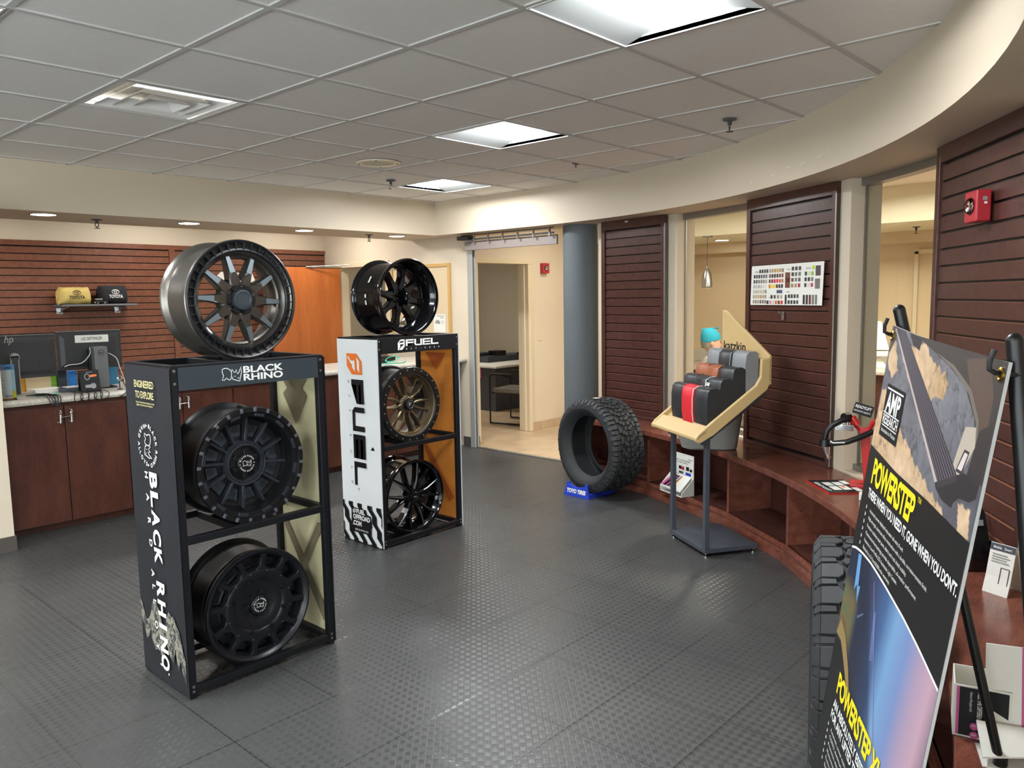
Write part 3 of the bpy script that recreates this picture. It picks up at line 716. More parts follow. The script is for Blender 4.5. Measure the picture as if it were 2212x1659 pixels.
vtext(m,'BLACK',.918,.520,.190,.066,.04,.86); vtext(m,'RHINO',.455,.062,.190,.068,.04,.86)
for ch,z in zip('HARDALLOY',(.895,.80,.700,.605,.475,.415,.35,.25,.155)): m.text(ch,-z,.146,.027,.03,1.15,'C')
m.text("'",-.082,.142,.05,.03,1,'C'); m.cyl((-.059,.25,0),(-.059,.25,.0005),.005,n=10); m.build('lettering',parent=sbA)
m=MB().at(frame((SX+.002,3.43,0),(0,-1,0),ez=(-1,0,0))).use('rock')
concave(m,[(a,b,0) for a,b in ((.006,.33),(.03,.30),(.055,.25),(.08,.255),(.10,.28),(.13,.345),(.16,.35),(.19,.32),(.21,.27),(.24,.26),(.255,.30),(.28,.34),(.30,.32),(.325,.33),(.35,.29),(.37,.27),(.39,.20),(.408,.17),(.408,.06),(.38,.10),(.36,.15),(.34,.10),(.32,.19),(.30,.12),(.27,.14),(.24,.19),(.2,.09),(.17,.15),(.13,.13),(.09,.19),(.05,.16),(.03,.22),(.006,.24))]); m.build('rock_print',parent=sbA)
# lettering of the white rack
FH=frame((0,3.9158,0),(1,0,0),ez=(0,-1,0)); m=MB().at(FH)
fuelicon(m,3.216,1.274,.058,'whitep','inkblack'); m.use('whitep'); fuelword(m,3.283,1.297,.042,.066,.006)
for k,ch in enumerate('OFF-ROAD'): m.text(ch,3.288+.04*k,1.274,.009,.03,1,'C')
m.build('lettering',parent=hpB)
SX=3.055-.004-.0062
FV=frame((SX,4.335,0),(0,0,-1),ez=(-1,0,0)); m=MB().at(FV)
fuelicon(m,-1.255,.105,.135,'orangep','white')
m.use('inkblack'); fuelword(m,-1.088,.145,.125,.158,.022)
for ch,z in zip('OFF-ROAD',(1.072,.975,.88,.80,.715,.61,.505,.405)): m.text(ch,-z,.108,.018,.0,1,'C')
m.text('®',-.365,.175,.014,0,1,'C'); m.build('lettering',parent=sbB)
FS=frame((SX,4.335,0),(0,-1,0),ez=(-1,0,0)); m=MB().at(FS).use('inkblack'); W_=.415
def clipstripe(b,wd):
    P=[]
    for s in range(13):
        z=.27-.27*s/12; c=b+.52*(.27-z)+.012*sin(z*70); P.append((c,z))
    L=[(max(0,min(W_,c)),z) for c,z in P]; R=[(max(0,min(W_,c+wd)),z) for c,z in P]
    for k in range(12):
        if R[k][0]-L[k][0]<1e-4 and R[k+1][0]-L[k+1][0]<1e-4: continue
        m.quad((*L[k],0),(*L[k+1],0),(*R[k+1],0),(*R[k],0))
for b in (-.13,-.03,.065,.16,.265,.36): clipstripe(b,.047)
m.at(FS@Matrix.Translation((0,0,.0008))).use('inkblack'); concave(m,[(.095,.235,0),(.25,.235,0),(.262,.205,0),(.30,.20,0),(.31,.13,0),(.27,.075,0),(.12,.07,0),(.092,.09,0)])
m.at(FS@Matrix.Translation((0,0,.0014))).use('whitep'); fuelicon(m,.11,.198,.03,'whitep','inkblack',.95); m.use('whitep')
m.text('FUEL',.148,.200,.028,.05,1,'L',1,0,.092); m.text('OFFROAD',.112,.160,.030,.05,1,'L',1,0,.18); m.text('.COM',.105,.118,.030,.05,1,'L',1,0,.095); m.text('@FUELOFFROAD',.13,.085,.011,.01,1,'L',1,0,.14); m.build('stripe_print',parent=sbB)
# ------------------------------------------------------------------ wheels (local frame: axis along y, face at y = 0 looking to -y)
R=.25
def RY(a): return Matrix.Rotation(a,4,'Y')
class Wheel:
    def __init__(s,label,x,y,z,W,spin=0,yaw=0):
        s.t=thing('alloy_wheel',label,'wheel',(x,y,z),yaw); s.W=W; s.spin=spin
    def part(s,name,m,rot=0,parent=None,**k):
        o=m.build(name,parent=parent or s.t,local=True,**k)
        if parent is None: o.location=(0,0,R); o.rotation_euler=(0,s.spin+rot,0)
        else: o.rotation_euler=(0,rot,0)
        return o
    def dup(s,o,n,parent=None,step=None):
        out=[o]
        for k in range(1,n):
            c=o.copy(); COL.objects.link(c); c.parent=o.parent; c.location=o.location; c.rotation_euler=(0,o.rotation_euler[1]+(step or 2*PI/n)*k,0); out.append(c)
            for ch in o.children:
                d=ch.copy(); COL.objects.link(d); d.parent=c
        return out
    def barrel(s,mt,lip=.0,drop=.03):
        W=s.W; m=MB().use(mt)
        m.lathe([(R-.02,.006),(R-.004,0),(R,.005),(R-.001,.013),(R-.018,.019),(R-.02,.045),(R-.02-drop,.062),(R-.02-drop,.10),(R-.024,W-.075),(R-.022,W-.034),(R-.012,W-.026),(R-.003,W-.016),(R,W-.007),(R-.006,W),(R-.018,W-.003),(R-.034,W-.05),(R-.06,.12),(R-.06,.075),(R-.034,.03),(R-.024,.012)],96,'y',True,True)
        return s.part('barrel',m)
    def spoke(s,pts,yf,yb,mt,inset=.78,ch=.005,facet=None,name='spoke',n=1,rot=0):
        m=MB().use(mt)
        r0=[(u,yb(u) if callable(yb) else yb,v) for u,v in pts]; r1=[(u,(yf(u))+ch,v) for u,v in pts]
        uc=sum(u for u,v in pts)/len(pts); r2=[(uc+(u-uc)*.97,yf(u),v*inset) for u,v in pts]
        m.loft([r0,r1,r2],True,False); m.poly(r2); m.poly(r0[::-1])
        if facet:
            ua,ub=facet[0],facet[1]; w=facet[2]; wb=facet[3]; m.use(facet[4])
            m.add([(ua,yf(ua)-.0008,-w),(ub,yf(ub)-.0008,-wb),(ub,yf(ub)-.0008,wb),(ua,yf(ua)-.0008,w)],[(0,1,2,3)])
        o=s.part(name,m,rot,bevel=.0025); return s.dup(o,n) if n>1 else [o]
    def ring(s,name,mt,prof,parent=None,n=96,closed=True):
        m=MB().use(mt); m.lathe(prof,n,'y',True,closed); return s.part(name,m,parent=parent)
    def lugs(s,n,r,y,rad_,mt='black'):
        m=MB().use(mt); m.lathe([(rad_*1.25,y+.004),(rad_*1.2,y-.0012),(rad_,y-.0005),(rad_*.9,y+.003),(.0005,y+.003)],16,'y'); m.v=[p+Vector((r,0,0)) for p in m.v]; o=s.part('lug_hole',m); s.dup(o,n)
    def bolts(s,n,r,y,rr,mt='bolt',rot=0,hgt=.005,name='bolt'):
        m=MB().use(mt); m.cyl((r,y-hgt,0),(r,y,0),rr,n=10); o=s.part(name,m,rot); s.dup(o,n)
def FACE(y): return frame((0,y,0),(1,0,0),ez=(0,-1,0))
# 1. gunmetal ten spoke wheel
wA=Wheel('gunmetal ten spoke wheel with black toothed ring on top of the navy rack',1.70,3.075,1.357,.235,.06)
wA.barrel('gun',drop=.012)
ro=wA.ring('trim_ring','satin',[(.247,-.006),(.243,-.009),(.236,-.006),(.236,.006),(.213,.008),(.213,-.004),(.206,-.006),(.200,.002),(.200,.014),(.247,.012)])
m=MB().use('satin'); m.box(.208,.24,-.0075,.008,-.0022,.0022); o=m.build('rib',parent=wA.t,local=True,bevel=.0008); o.location=(0,0,R); o.rotation_euler=(0,wA.spin,0); wA.dup(o,40)
wA.ring('inner_lip','gunf',[(.202,.0),(.190,.012),(.186,.03),(.178,.034),(.174,.06),(.19,.065),(.203,.02)])
wA.spoke([(.062,-.030),(.10,-.021),(.128,-.017),(.186,-.0105),(.193,-.014),(.193,.014),(.186,.0105),(.128,.017),(.10,.021),(.062,.030)],lambda u:.016+max(0,(u-.12))*.12,.062,'gunf',.74,.008,(.118,.184,.0122,.0082,'facet'),n=10)
wA.ring('hub','gunf',[(.001,.022),(.05,.022),(.058,.018),(.078,.018),(.088,.024),(.098,.05),(.09,.065),(.001,.065)],n=64)
m=MB().use('satin'); 
for k in range(6):
    a0=k*PI/3; m.loft([[(r*cos(a0+d),y,r*sin(a0+d)) for d in (-.3,-.1,.1,.3)]+[(q*cos(a0+d),y,q*sin(a0+d)) for d in (.3,.1,-.1,-.3)] for y,r,q in ((.02,.066,.04),(.006,.062,.04))])
wA.part('lug_collar',m)
wA.lugs(6,.064,.0165,.0085)
for k,o in enumerate([o for o in wA.t.children if o.name.startswith('lug_hole')]): o.rotation_euler=(0,wA.spin+PI/6+k*PI/3,0)
wA.ring('center_cap','slate',[(.001,-.003),(.030,-.003),(.033,-.006),(.041,-.005),(.044,.002),(.044,.025),(.001,.025)],n=48)
m=MB().at(FACE(-.0036)).use('greym'); rhino(m,-.022,-.014,.044,.0022); wA.part('cap_emblem',m); 
bpy.data.objects[[o.name for o in wA.t.children if o.name.startswith('cap_emblem')][0]].rotation_euler=(0,0,0)
# 2. matte black wheel with twelve thin spokes
wM=Wheel('matte black twelve spoke deep dish wheel on the middle shelf of the navy rack',1.69,3.058,.655,.245,.1)
wM.barrel('matte',drop=.012)
wM.ring('lip_ring','matte',[(.249,-.004),(.246,-.010),(.228,-.010),(.224,-.002),(.224,.008),(.207,.010),(.205,.016),(.2,.05),(.197,.075),(.204,.078),(.228,.02),(.249,.012)])
for nm,rr0,rr1,y0,mt,n in (('lip_block',.229,.247,-.0125,'edge',24),):
    m=MB().use(mt); A=.028
    m.loft([[(r*cos(a),y,r*sin(a)) for r,a in ((rr0,-A),(rr1,-A),(rr1,A),(rr0,A))] for y in (-.009,y0)]); o=wM.part(nm,m,bevel=.001); wM.dup(o,n)
A=.105; m=MB().use('spokelit'); P=[(r*cos(a),r*sin(a)) for r,a in [(.2235,-A+2*A*k/6) for k in range(7)]+[(.2085,A-2*A*k/6) for k in range(7)]]
m.loft([[(a,y,b) for a,b in P] for y in (.009,-.002)]); o=wM.part('lip_segment',m,.131,bevel=.0015); wM.dup(o,24//2)
m=MB().use('satin')
wM.spoke([(.088,-.013),(.10,-.0075),(.198,-.006),(.198,.006),(.10,.0075),(.088,.013)],lambda u:.056-.10*max(0,u-.15)+.12*max(0,.11-u)*0,lambda u:.085,'spokelit',.6,.004,n=12)
m=MB().use('matte')   # perforated bowl behind the spokes
m.lathe([(.095,.088),(.14,.095),(.195,.082)],72,'y'); 
m.use('slate')
m.loft([[(r*cos(a),y,r*sin(a)) for r,a in ((.128,-.13),(.172,-.14),(.172,.14),(.128,.13))] for y in (.094,.084)])
wM.part('bowl',m)
m=MB().use('slate'); m.loft([[(r*cos(a),y,r*sin(a)) for r,a in ((.118,-.15),(.168,-.16),(.168,.16),(.118,.15))] for y in (.094,.083)])
m.use('black')
for i,(r,c) in enumerate(((.139,3),(.148,4),(.157,3),(.1655,4))):
    for k in range(c): a=(k-(c-1)/2)*.0078/.15; m.cyl((r*cos(a),.0826,r*sin(a)),(r*cos(a),.083,r*sin(a)),.0034,n=6)
o=wM.part('perforated_plate',m,PI/12); wM.dup(o,12)
wM.ring('hub_ring','spokelit',[(.098,.055),(.094,.049),(.0905,.050),(.089,.054),(.086,.054),(.084,.050),(.079,.049),(.075,.056),(.070,.075),(.074,.09),(.098,.09)])
wM.ring('hub','matte',[(.001,.066),(.045,.066),(.075,.07),(.075,.09),(.001,.09)],n=48)
m=MB().use('satin'); m.box(.036,.062,.048,.068,-.010,.010); m.use('black'); m.cyl((.054,.0475,0),(.054,.048,0),.0035,n=10); o=wM.part('hub_lug',m,-PI/2,bevel=.002); wM.dup(o,6)
wM.ring('center_cap','matte',[(.001,.038),(.037,.038),(.041,.042),(.041,.07),(.001,.07)],n=48)
m=MB().at(FACE(.0375)).use('whitep'); rhinobadge(m,0,0,.033,.006,.0017); o=wM.part('cap_emblem',m); o.rotation_euler=(0,-.03,0)
# 3. matte black wheel with twelve rounded windows
wW=Wheel('flat faced matte black wheel with twelve windows on the bottom of the navy rack',1.695,3.062,.03,.235,.15)
wW.barrel('matte',drop=.012)
wW.ring('face_ring','satin',[(.249,-.002),(.246,-.009),(.238,-.010),(.224,.0),(.218,.012),(.215,.05),(.222,.055),(.249,.012)])
wW.spoke([(.154,-.034),(.163,-.022),(.172,-.0125),(.208,-.011),(.217,-.017),(.226,-.030),(.226,.030),(.217,.017),(.208,.011),(.172,.0125),(.163,.022),(.154,.034)],lambda u:.001-.0*u,lambda u:.03,'satin',.72,.006,n=12,name='bridge')
m=MB().use('satin'); m.loft([[(r*cos(a),y,r*sin(a)) for r,a in ((.172,-.13),(.208,-.13),(.208,.13),(.172,.13))] for y in (.055,.046)]); o=wW.part('window_floor',m,PI/12,bevel=.003); wW.dup(o,12)
wW.ring('face_disc','satin',[(.001,.012),(.07,.012),(.074,.009),(.112,.006),(.116,.002),(.148,-.002),(.157,.002),(.161,.012),(.160,.05),(.001,.05)])
wW.ring('bowl','matte',[(.16,.05),(.2,.062),(.232,.055),(.23,.07),(.16,.07)])
m=MB().use('matte'); m.cyl((.122,-.014,0),(.122,.004,0),.0095,.0115,n=14); m.cyl((.122,-.019,0),(.122,-.014,0),.0065,n=10); o=wW.part('dome_bolt',m,.2); wW.dup(o,8)
wW.bolts(12,.150,-.001,.0028,'edge',.13,.003,'rivet')
wW.lugs(8,.058,.0105,.0105,'black')
wW.ring('center_cap','satin',[(.001,-.004),(.036,-.004),(.040,-.001),(.041,.015),(.001,.015)],n=48)
m=MB().at(FACE(-.0046)).use('whitep'); rhinobadge(m,0,0,.028,.0055,.0016); o=wW.part('cap_emblem',m); o.rotation_euler=(0,-.03,0)
# 4. gloss black eight spoke deep lip wheel
wG=Wheel('gloss black eight spoke wheel with star cap on top of the white rack',3.36,3.955,1.36,.30,.2)
wG.barrel('gloss',drop=.012)
wG.ring('deep_lip','gloss',[(.249,-.003),(.244,-.009),(.238,-.006),(.226,.03),(.21,.075),(.200,.098),(.19,.112),(.19,.13),(.215,.10),(.249,.012)])
wG.spoke([(.05,-.030),(.085,-.026),(.13,-.018),(.186,-.027),(.197,-.036),(.197,.036),(.186,.027),(.13,.018),(.085,.026),(.05,.030)],lambda u:.088+.10*max(0,u-.13)*.4+.0,lambda u:.135,'gloss',.72,.010,n=8)
wG.ring('hub','gloss',[(.001,.082),(.05,.084),(.07,.092),(.085,.11),(.085,.135),(.001,.135)],n=64)
m=MB().use('gloss'); m.cyl((.066,.080,0),(.066,.095,0),.009,n=12); o=wG.part('lug_boss',m,.39); wG.dup(o,8)
m=MB().use('gloss'); star=[((.062 if k%2==0 else .026)*cos(k*PI/8),(.062 if k%2==0 else .026)*sin(k*PI/8)) for k in range(16)]
m.add([(0,.028,0)]+[(a*.35,.034,b*.35) for a,b in star]+[(a,.066,b) for a,b in star]+[(a,.09,b) for a,b in star],[(0,1+k,1+(k+1)%16) for k in range(16)]+[(1+k,17+k,17+(k+1)%16,1+(k+1)%16) for k in range(16)]+[(17+k,33+k,33+(k+1)%16,17+(k+1)%16) for k in range(16)]); wG.part('star_cap',m)
m=MB().use('whitep')
for z,y,hh in ((.10,.15,.05),(.0,.16,.025),(-.045,.16,.03)):
    a=PI-z*1.0; 
    p=[((R-.0215)*cos(PI-(z+q)*4.4),yy,(R-.0215)*sin(PI-(z+q)*4.4)) for q,yy in ((0,y),(hh*.9,y),(hh*.9,y+.016),(0,y+.016))]; m.poly(p)
wG.part('sticker',m).rotation_euler=(0,0,0)
# 5. bronze split spoke wheel with bolted ring
wB=Wheel('bronze split spoke wheel with black bolted ring on the middle of the white rack',3.35,3.962,.655,.245,.12)
wB.barrel('matte',drop=.012)
wB.ring('bolted_ring','matte',[(.249,-.004),(.246,-.010),(.212,-.010),(.208,-.004),(.207,.012),(.249,.012)])
wB.bolts(24,.232,-.010,.0045,'bolt',0,.004)
wB.ring('inner_lip','bronze',[(.209,-.002),(.203,.002),(.198,.02),(.195,.032),(.186,.034),(.182,.07),(.2,.075),(.21,.02)])
for sgn in (-1,1):
    m=MB().use('bronze'); Q=[(.052,sgn*.004),(.07,sgn*.016),(.115,sgn*.028),(.186,sgn*.034),(.2,sgn*.036)]
    rings=[]
    for k,(u,v) in enumerate(Q):
        hw=(.009,.009,.0075,.0055,.0055)[k]; yf=(.036,.034,.022,.030,.034)[k]
        rings.append([(u,.075,v-hw*1.3),(u,yf+.006,v-hw),(u,yf,v-hw*.45),(u,yf,v+hw*.45),(u,yf+.006,v+hw),(u,.075,v+hw*1.3)])
    m.loft(rings,True,True); o=wB.part('spoke',m,0); wB.dup(o,6)
wB.ring('hub','bronze',[(.001,.032),(.04,.032),(.056,.036),(.066,.048),(.066,.075),(.001,.075)],n=48)
wB.lugs(6,.05,.0335,.008)
for k,o in enumerate([o for o in wB.t.children if o.name.startswith('lug_hole')]): o.rotation_euler=(0,wB.spin+PI/6+k*PI/3,0)
wB.ring('center_cap','matte',[(.001,.008),(.022,.008),(.024,.005),(.036,.006),(.039,.012),(.039,.04),(.001,.04)],n=48)
wB.ring('cap_ring','edge',[(.025,.0045),(.0265,.0035),(.029,.0045),(.027,.006)],n=40)
m=MB().at(FACE(.0075)).use('greyp'); concave(m,[(-.012,-.014,0),(-.006,-.010,0),(-.006,-.002,0),(.006,-.002,0),(.006,.003,0),(-.006,.003,0),(-.006,.008,0),(.011,.008,0),(.013,.014,0),(-.012,.014,0)]); wB.part('cap_emblem',m).rotation_euler=(0,0,0)
m=MB().use('bronze')
m.loft([[(r*cos(a),y,r*sin(a)) for r,a in ((.19,-.16),(.197,-.16),(.197,.16),(.19,.16))] for y in (.04,.034)]); o=wB.part('rim_step',m,PI/6,bevel=.001); wB.dup(o,6)
# 6. gloss black Y spoke wheel
wY=Wheel('gloss black Y spoke wheel on the bottom of the white rack',3.37,3.966,.03,.245,-.1)
wY.barrel('gloss',drop=.012)
wY.ring('inner_lip','gloss',[(.249,-.003),(.245,-.008),(.238,-.006),(.226,.02),(.215,.04),(.21,.06),(.222,.062),(.249,.012)])
for sgn in (-1,1):
    m=MB().use('gloss'); Q=[(.04,sgn*.010),(.09,sgn*.011),(.125,sgn*.020),(.215,sgn*.056)]
    rings=[]
    for k,(u,v) in enumerate(Q):
        hw=(.012,.012,.011,.008)[k]; yf=(.018,.016,.012,.010)[k]
        rings.append([(u,.062,v-hw),(u,yf+.008,v-hw),(u,yf,v-hw*.5*(1 if sgn>0 else .2)),(u,yf,v+hw*.5*(.2 if sgn>0 else 1)),(u,yf+.008,v+hw),(u,.062,v+hw)])
    m.loft(rings,True,True)
    m.use('edge'); a,b=Q[1],Q[3]; e=[]
    for (u,v),hw,yf in ((Q[1],.012,.016),(Q[2],.011,.012),(Q[3],.008,.010)): e.append(((u,yf-.0005,v+sgn*hw*.45),(u,yf+.0045,v+sgn*hw*.85)))
    for k in range(2): m.quad(e[k][0],e[k][1],e[k+1][1],e[k+1][0])
    o=wY.part('spoke',m,0); wY.dup(o,6)
wY.ring('hub','gloss',[(.001,.018),(.035,.018),(.055,.024),(.065,.04),(.065,.062),(.001,.062)],n=48)
wY.lugs(6,.046,.019,.008)
for k,o in enumerate([o for o in wY.t.children if o.name.startswith('lug_hole')]): o.rotation_euler=(0,wY.spin+PI/6+k*PI/3,0)
wY.ring('center_cap','gloss',[(.001,.004),(.028,.004),(.033,.008),(.034,.03),(.001,.03)],n=40)
m=MB().at(FACE(.0035)).use('greyp'); m.text('FUEL',0,-.004,.008,.03,1,'C'); wY.part('cap_emblem',m).rotation_euler=(0,0,0)
# ------------------------------------------------------------------ tires
def tire(label,x,y,z,rz,Ro,hw,rb,npitch,style):
    t=thing('tire',label,'tire',(x,y,z),rz); C=WM[t.name]@Matrix.Translation((0,0,Ro))
    m=MB().at(C).use('rubberd'); g=Ro-.014
    half=[(rb,hw*.62),(rb+.012,hw*.72),(rb+.03,hw*.86),(rb+.055,hw*.98),(rb+(Ro-rb)*.55,hw*1.0),(Ro-.045,hw*.97),(Ro-.022,hw*.92),(g-.003,hw*.84),(g,hw*.55)]
    inn=[(g-.014,hw*.5),(g-.02,hw*.78),(Ro-.06,hw*.88),(rb+.05,hw*.88),(rb+.018,hw*.70),(rb+.004,hw*.55)]
    prof=[(r,-v) for r,v in half]+[(r,v) for r,v in reversed(half)]+[(r,v) for r,v in reversed(inn)]+[(r,-v) for r,v in inn]
    m.lathe(prof,96,'y',True,True)
    for v in (-1,1):
        for r0 in (rb+.062,rb+.07): m.lathe([(r0,v*hw*.992),(r0+.002,v*hw*1.004),(r0+.004,v*hw*.996)],72,'y')
    m.build('carcass',parent=t)
    def Rf(v):
        a=abs(v)/hw; return Ro-.006*a*a-(max(0,a-.86)**1.6)*.9
    m=MB().at(C).use('rubber'); P=2*PI/npitch
    def block(poly,k,depth=.013,ins=.9):
        ca=sum(a for a,_ in poly)/len(poly); cv=sum(v for _,v in poly)/len(poly)
        def pt(a,v,d): th=(k+a)*P; r=Rf(v*hw)-d; return (r*cos(th),v*hw,r*sin(th))
        r0=[pt(a,v,depth) for a,v in poly]; r1=[pt(a,v,.002) for a,v in poly]; r2=[pt(ca+(a-ca)*ins,cv+(v-cv)*ins,0) for a,v in poly]
        m.loft([r0,r1,r2],True,False); m.poly(r2)
    for k in range(npitch):
        if style==1:
            for s in (1,-1):
                o=0 if s>0 else .5
                block([(o+.02,s*.56),(o+.12,s*.56),(o+.16,s*.70),(o+.12,s*.84),(o-.28,s*.84),(o-.32,s*.76),(o-.30,s*.60),(o-.12,s*.60)],k)
                block([(o+.12,s*.84),(o+.10,s*.99),(o-.26,s*.99),(o-.28,s*.84)],k,.012)
                block([(o+.22,s*.62),(o+.58,s*.62),(o+.56,s*.84),(o+.26,s*.84),(o+.24,s*.78)],k,.012)
                block([(o+.26,s*.84),(o+.56,s*.84),(o+.56,s*.95),(o+.28,s*.95)],k,.011)
                block([(o+.0,s*.05),(o+.30,s*.05),(o+.30,s*.20),(o+.46,s*.20),(o+.46,s*.34),(o+.16,s*.34),(o+.16,s*.22),(o+.0,s*.22)],k)
                block([(o+.50,s*.05),(o+.84,s*.05),(o+.84,s*.17),(o+.50,s*.17)],k)
                block([(o+.30,s*.40),(o+.62,s*.36),(o+.86,s*.42),(o+.86,s*.54),(o+.6,s*.50),(o+.30,s*.53)],k)
        else:
            for s in (1,-1):
                o=0 if s>0 else .5
                block([(o+.02,s*.52),(o+.16,s*.44),(o+.48,s*.44),(o+.66,s*.54),(o+.64,s*.70),(o+.60,s*.85),(o-.02,s*.85),(o+.0,s*.70)],k,.017,.93)
                block([(o+.60,s*.85),(o+.58,s*.985),(o-.02,s*.985),(o-.02,s*.85)],k,.016,.95)
                block([(o+.74,s*.56),(o+.93,s*.58),(o+.92,s*.85),(o+.69,s*.85),(o+.72,s*.7)],k,.014,.95)
                block([(o+.69,s*.85),(o+.92,s*.85),(o+.90,s*.96),(o+.68,s*.96)],k,.012,.95)
                block([(o+.02,s*.04),(o+.40,s*.10),(o+.62,s*.06),(o+.80,s*.18),(o+.60,s*.36),(o+.22,s*.38),(o+.10,s*.22)],k,.016)
                block([(o+.62,s*.38),(o+.80,s*.24),(o+.96,s*.30),(o+.98,s*.42),(o+.78,s*.46)],k,.016)
    m.build('tread',parent=t); return t
t1=tire('all terrain tire standing on a blue display stand by the bench end',5.09,3.70,.028,rad(-104),.378,.162,.242,28,1)
m=MB().at(WM[t1.name]@Matrix.Translation((0,0,.378))).use('whitep')
a=rad(90); m.loft([[(.381*cos(q),y,.381*sin(q)) for q,y in ((a-.07,-.06),(a+.03,-.06),(a+.03,-.02),(a-.07,-.02))],[(.383*cos(q),y,.383*sin(q)) for q,y in ((a-.07,-.06),(a+.03,-.06),(a+.03,-.02),(a-.07,-.02))]]); m.build('sticker',parent=t1)
t2=tire('chunky mud tire standing upright behind the upright easel',2.565,.818,0,rad(-158.5),.40,.158,.26,27,2)
m=MB().at(WM[t2.name]@Matrix.Translation((0,0,.40))).use('orangep')
for c,(q0,q1) in (('whitep',(-.03,.12)),('orangep',(-.10,-.03))):
    m.use(c); m.loft([[(rr*cos(PI/2+q),y,rr*sin(PI/2+q)) for q,y in ((q0,.0),(q1,.0),(q1,.13),(q0,.13))] for rr in (.402,.4035)])
m.build('sticker',parent=t2)
# blue tire stand
F=frame((4.882,3.785,0),(-.07,-1,0),ez=(0,0,1)); t=thing('tire_stand','blue plastic tire display stand under the all terrain tire','stand',None,mtx=F)
m=MB().at(F).use('blue'); cur=[(.085-.17*k/8,.075+.022*((k-4)/4)**2) for k in range(9)]
m.loft([[(-.132,y0,.0),(.132,y0,0),(.105,y1,.112),(.085,y1,.112)]+[(a,y1,b) for a,b in cur]+[(-.085,y1,.112),(-.105,y1,.112)] for y0,y1 in ((0,.015),(.02,.035))]); m.build('front_plate',parent=t,bevel=.002)
m=MB().at(F).use('blue'); m.box(-.128,.128,.02,.34,.0,.022); m.box(-.128,-.1,.02,.34,.022,.035); m.box(.1,.128,.02,.34,.022,.035); m.build('base',parent=t,bevel=.003)
m=MB().at(F@frame((0,.0035,.03),(1,0,0),ez=(0,-1,.134))).use('whitep'); m.text('TOYO TIRES',0,.0,.030,.06,1,'C',1,.15,.20); m.build('lettering',parent=t)
# ------------------------------------------------------------------ tall banner on an easel
TL=Vector((1.93689,.57105,1.51968)); WV=Vector((-.84628,-.52988,-.05513)); DV=Vector((-.01841,.1325,-.99101)); BW,BH=.61,1.22
NB=WV.cross(-DV).normalized(); FB=frame(TL,WV,ez=NB); 
bt=thing('display_banner','tall printed banner of a truck side step hung from a black easel','banner',TL+WV*.305+DV*BH)
from mathutils import noise as NZ
def L(h): return Vector(lin(h))
def inq(p,q):
    n=len(q); s=False; j=n-1
    for i in range(n):
        if (q[i][1]>p[1])!=(q[j][1]>p[1]) and p[0]<(q[j][0]-q[i][0])*(p[1]-q[i][1])/(q[j][1]-q[i][1])+q[i][0]: s=not s
        j=i
    return s
K={'sun':L('#b09068'),'sun2':L('#c9ab8c'),'shade':L('#5b5a62'),'shade2':L('#75757c'),'dk':L('#2e2c30'),'blk':L('#242426'),'car':L('#3d3836'),'brown':L('#5d4a42'),'sil':L('#b7aa9d'),'lav':L('#a08aa2'),'bl':L('#6f95bd'),'navy':L('#26304a'),'deep':L('#1c2030'),'crack':L('#4a4140'),'tan':L('#8f7448'),'green':L('#5e6a45'),'blush':L('#b391a0')}
def lerpl(P,x):
    for (p,c),(q,d) in zip(P[:-1],P[1:]):
        if x<=q: return c+(d-c)*max(0,min(1,(x-p)/(q-p)))
    return P[-1][1]
def e1(a): return lerpl([(-.01,.283),(.1,.287),(.2,.292),(.394,.291),(.61,.299)],a)
def arc1(a): return lerpl([(0,.541),(.03,.532),(.08,.524),(.16,.520),(.269,.524),(.4,.533),(.5,.545),(.61,.563)],a)
def arc2(a): return lerpl([(0,.77),(.05,.775),(.12,.80),(.2,.845),(.28,.91),(.36,.99),(.44,1.09),(.5,1.2),(.61,1.5)],a)
SUN=[[(.20,.012),(.40,.06),(.39,.10),(.30,.115),(.22,.10),(.17,.10),(.10,.05)],[(.0,.145),(.06,.15),(.13,.18),(.22,.22),(.33,.255),(.46,.285),(.5,.32),(0,.32)],[(.52,.245),(.57,.255),(.60,.30),(.54,.30)],[(.0,.03),(.04,.03),(.09,.09),(.05,.11),(.0,.09)]]
def banner(a,b):
    if b<.32:
        n1=NZ.noise(Vector((a*9,b*9,1.3))); n2=NZ.noise(Vector((a*42,b*42,4.1))); n3=NZ.noise(Vector((a*90,b*90,7.7)))
        sun=any(inq((a+.02*n1,b+.012*n2),q) for q in SUN)
        c=(K['sun2'].lerp(K['sun'],.5+.8*n1) if sun else K['shade'].lerp(K['shade2'],.45+.9*n1))*(1+.22*n2+.15*n3)
        v=NZ.voronoi(Vector((a*16+.25*n2,b*16+.25*n3,.5)))[0]
        if v[1]-v[0]<.045 and n1>-.25: c=c*.55
        return c
    t=a+(b-.55)*.10
    stops=[(0,K['deep']),(.12,K['navy']),(.20,L('#2f3850')),(.30,L('#3f5a86')),(.37,K['bl']),(.45,L('#6f83b0')),(.52,K['lav']),(.58,K['blush']),(.66,L('#4c4658'))]
    c=stops[-1][1]
    for (p,x),(q,y) in zip(stops[:-1],stops[1:]):
        if p<=t<q: c=x.lerp(y,(t-p)/(q-p)); break
    d=a-(.19+(b-.56)*.62)
    c=c.lerp(K['deep'],.72*max(0,min(1,(-d)/.03+.0))) if a>.05 else c
    u=max(0,min(1,(b-.60)/.05))*max(0,min(1,(.13-a)/.04)); n=NZ.noise(Vector((a*30,b*30,2)))
    c=c.lerp(K['tan'].lerp(K['green'],max(0,min(1,.5+1.5*n)))*(.8+.5*n),u*.8)
    c=c.lerp(K['blk'],max(0,min(.85,1-(arc2(a)-b)/.06)))
    return c
nx,ny=150,300; m=MB().use('print'); m.at(FB@Matrix.Translation((0,0,.0031))); vs=[];
b0=len(m.v)
def bow(a,b): return -.006*sin(a/BW*PI)*max(0,1-b*2)
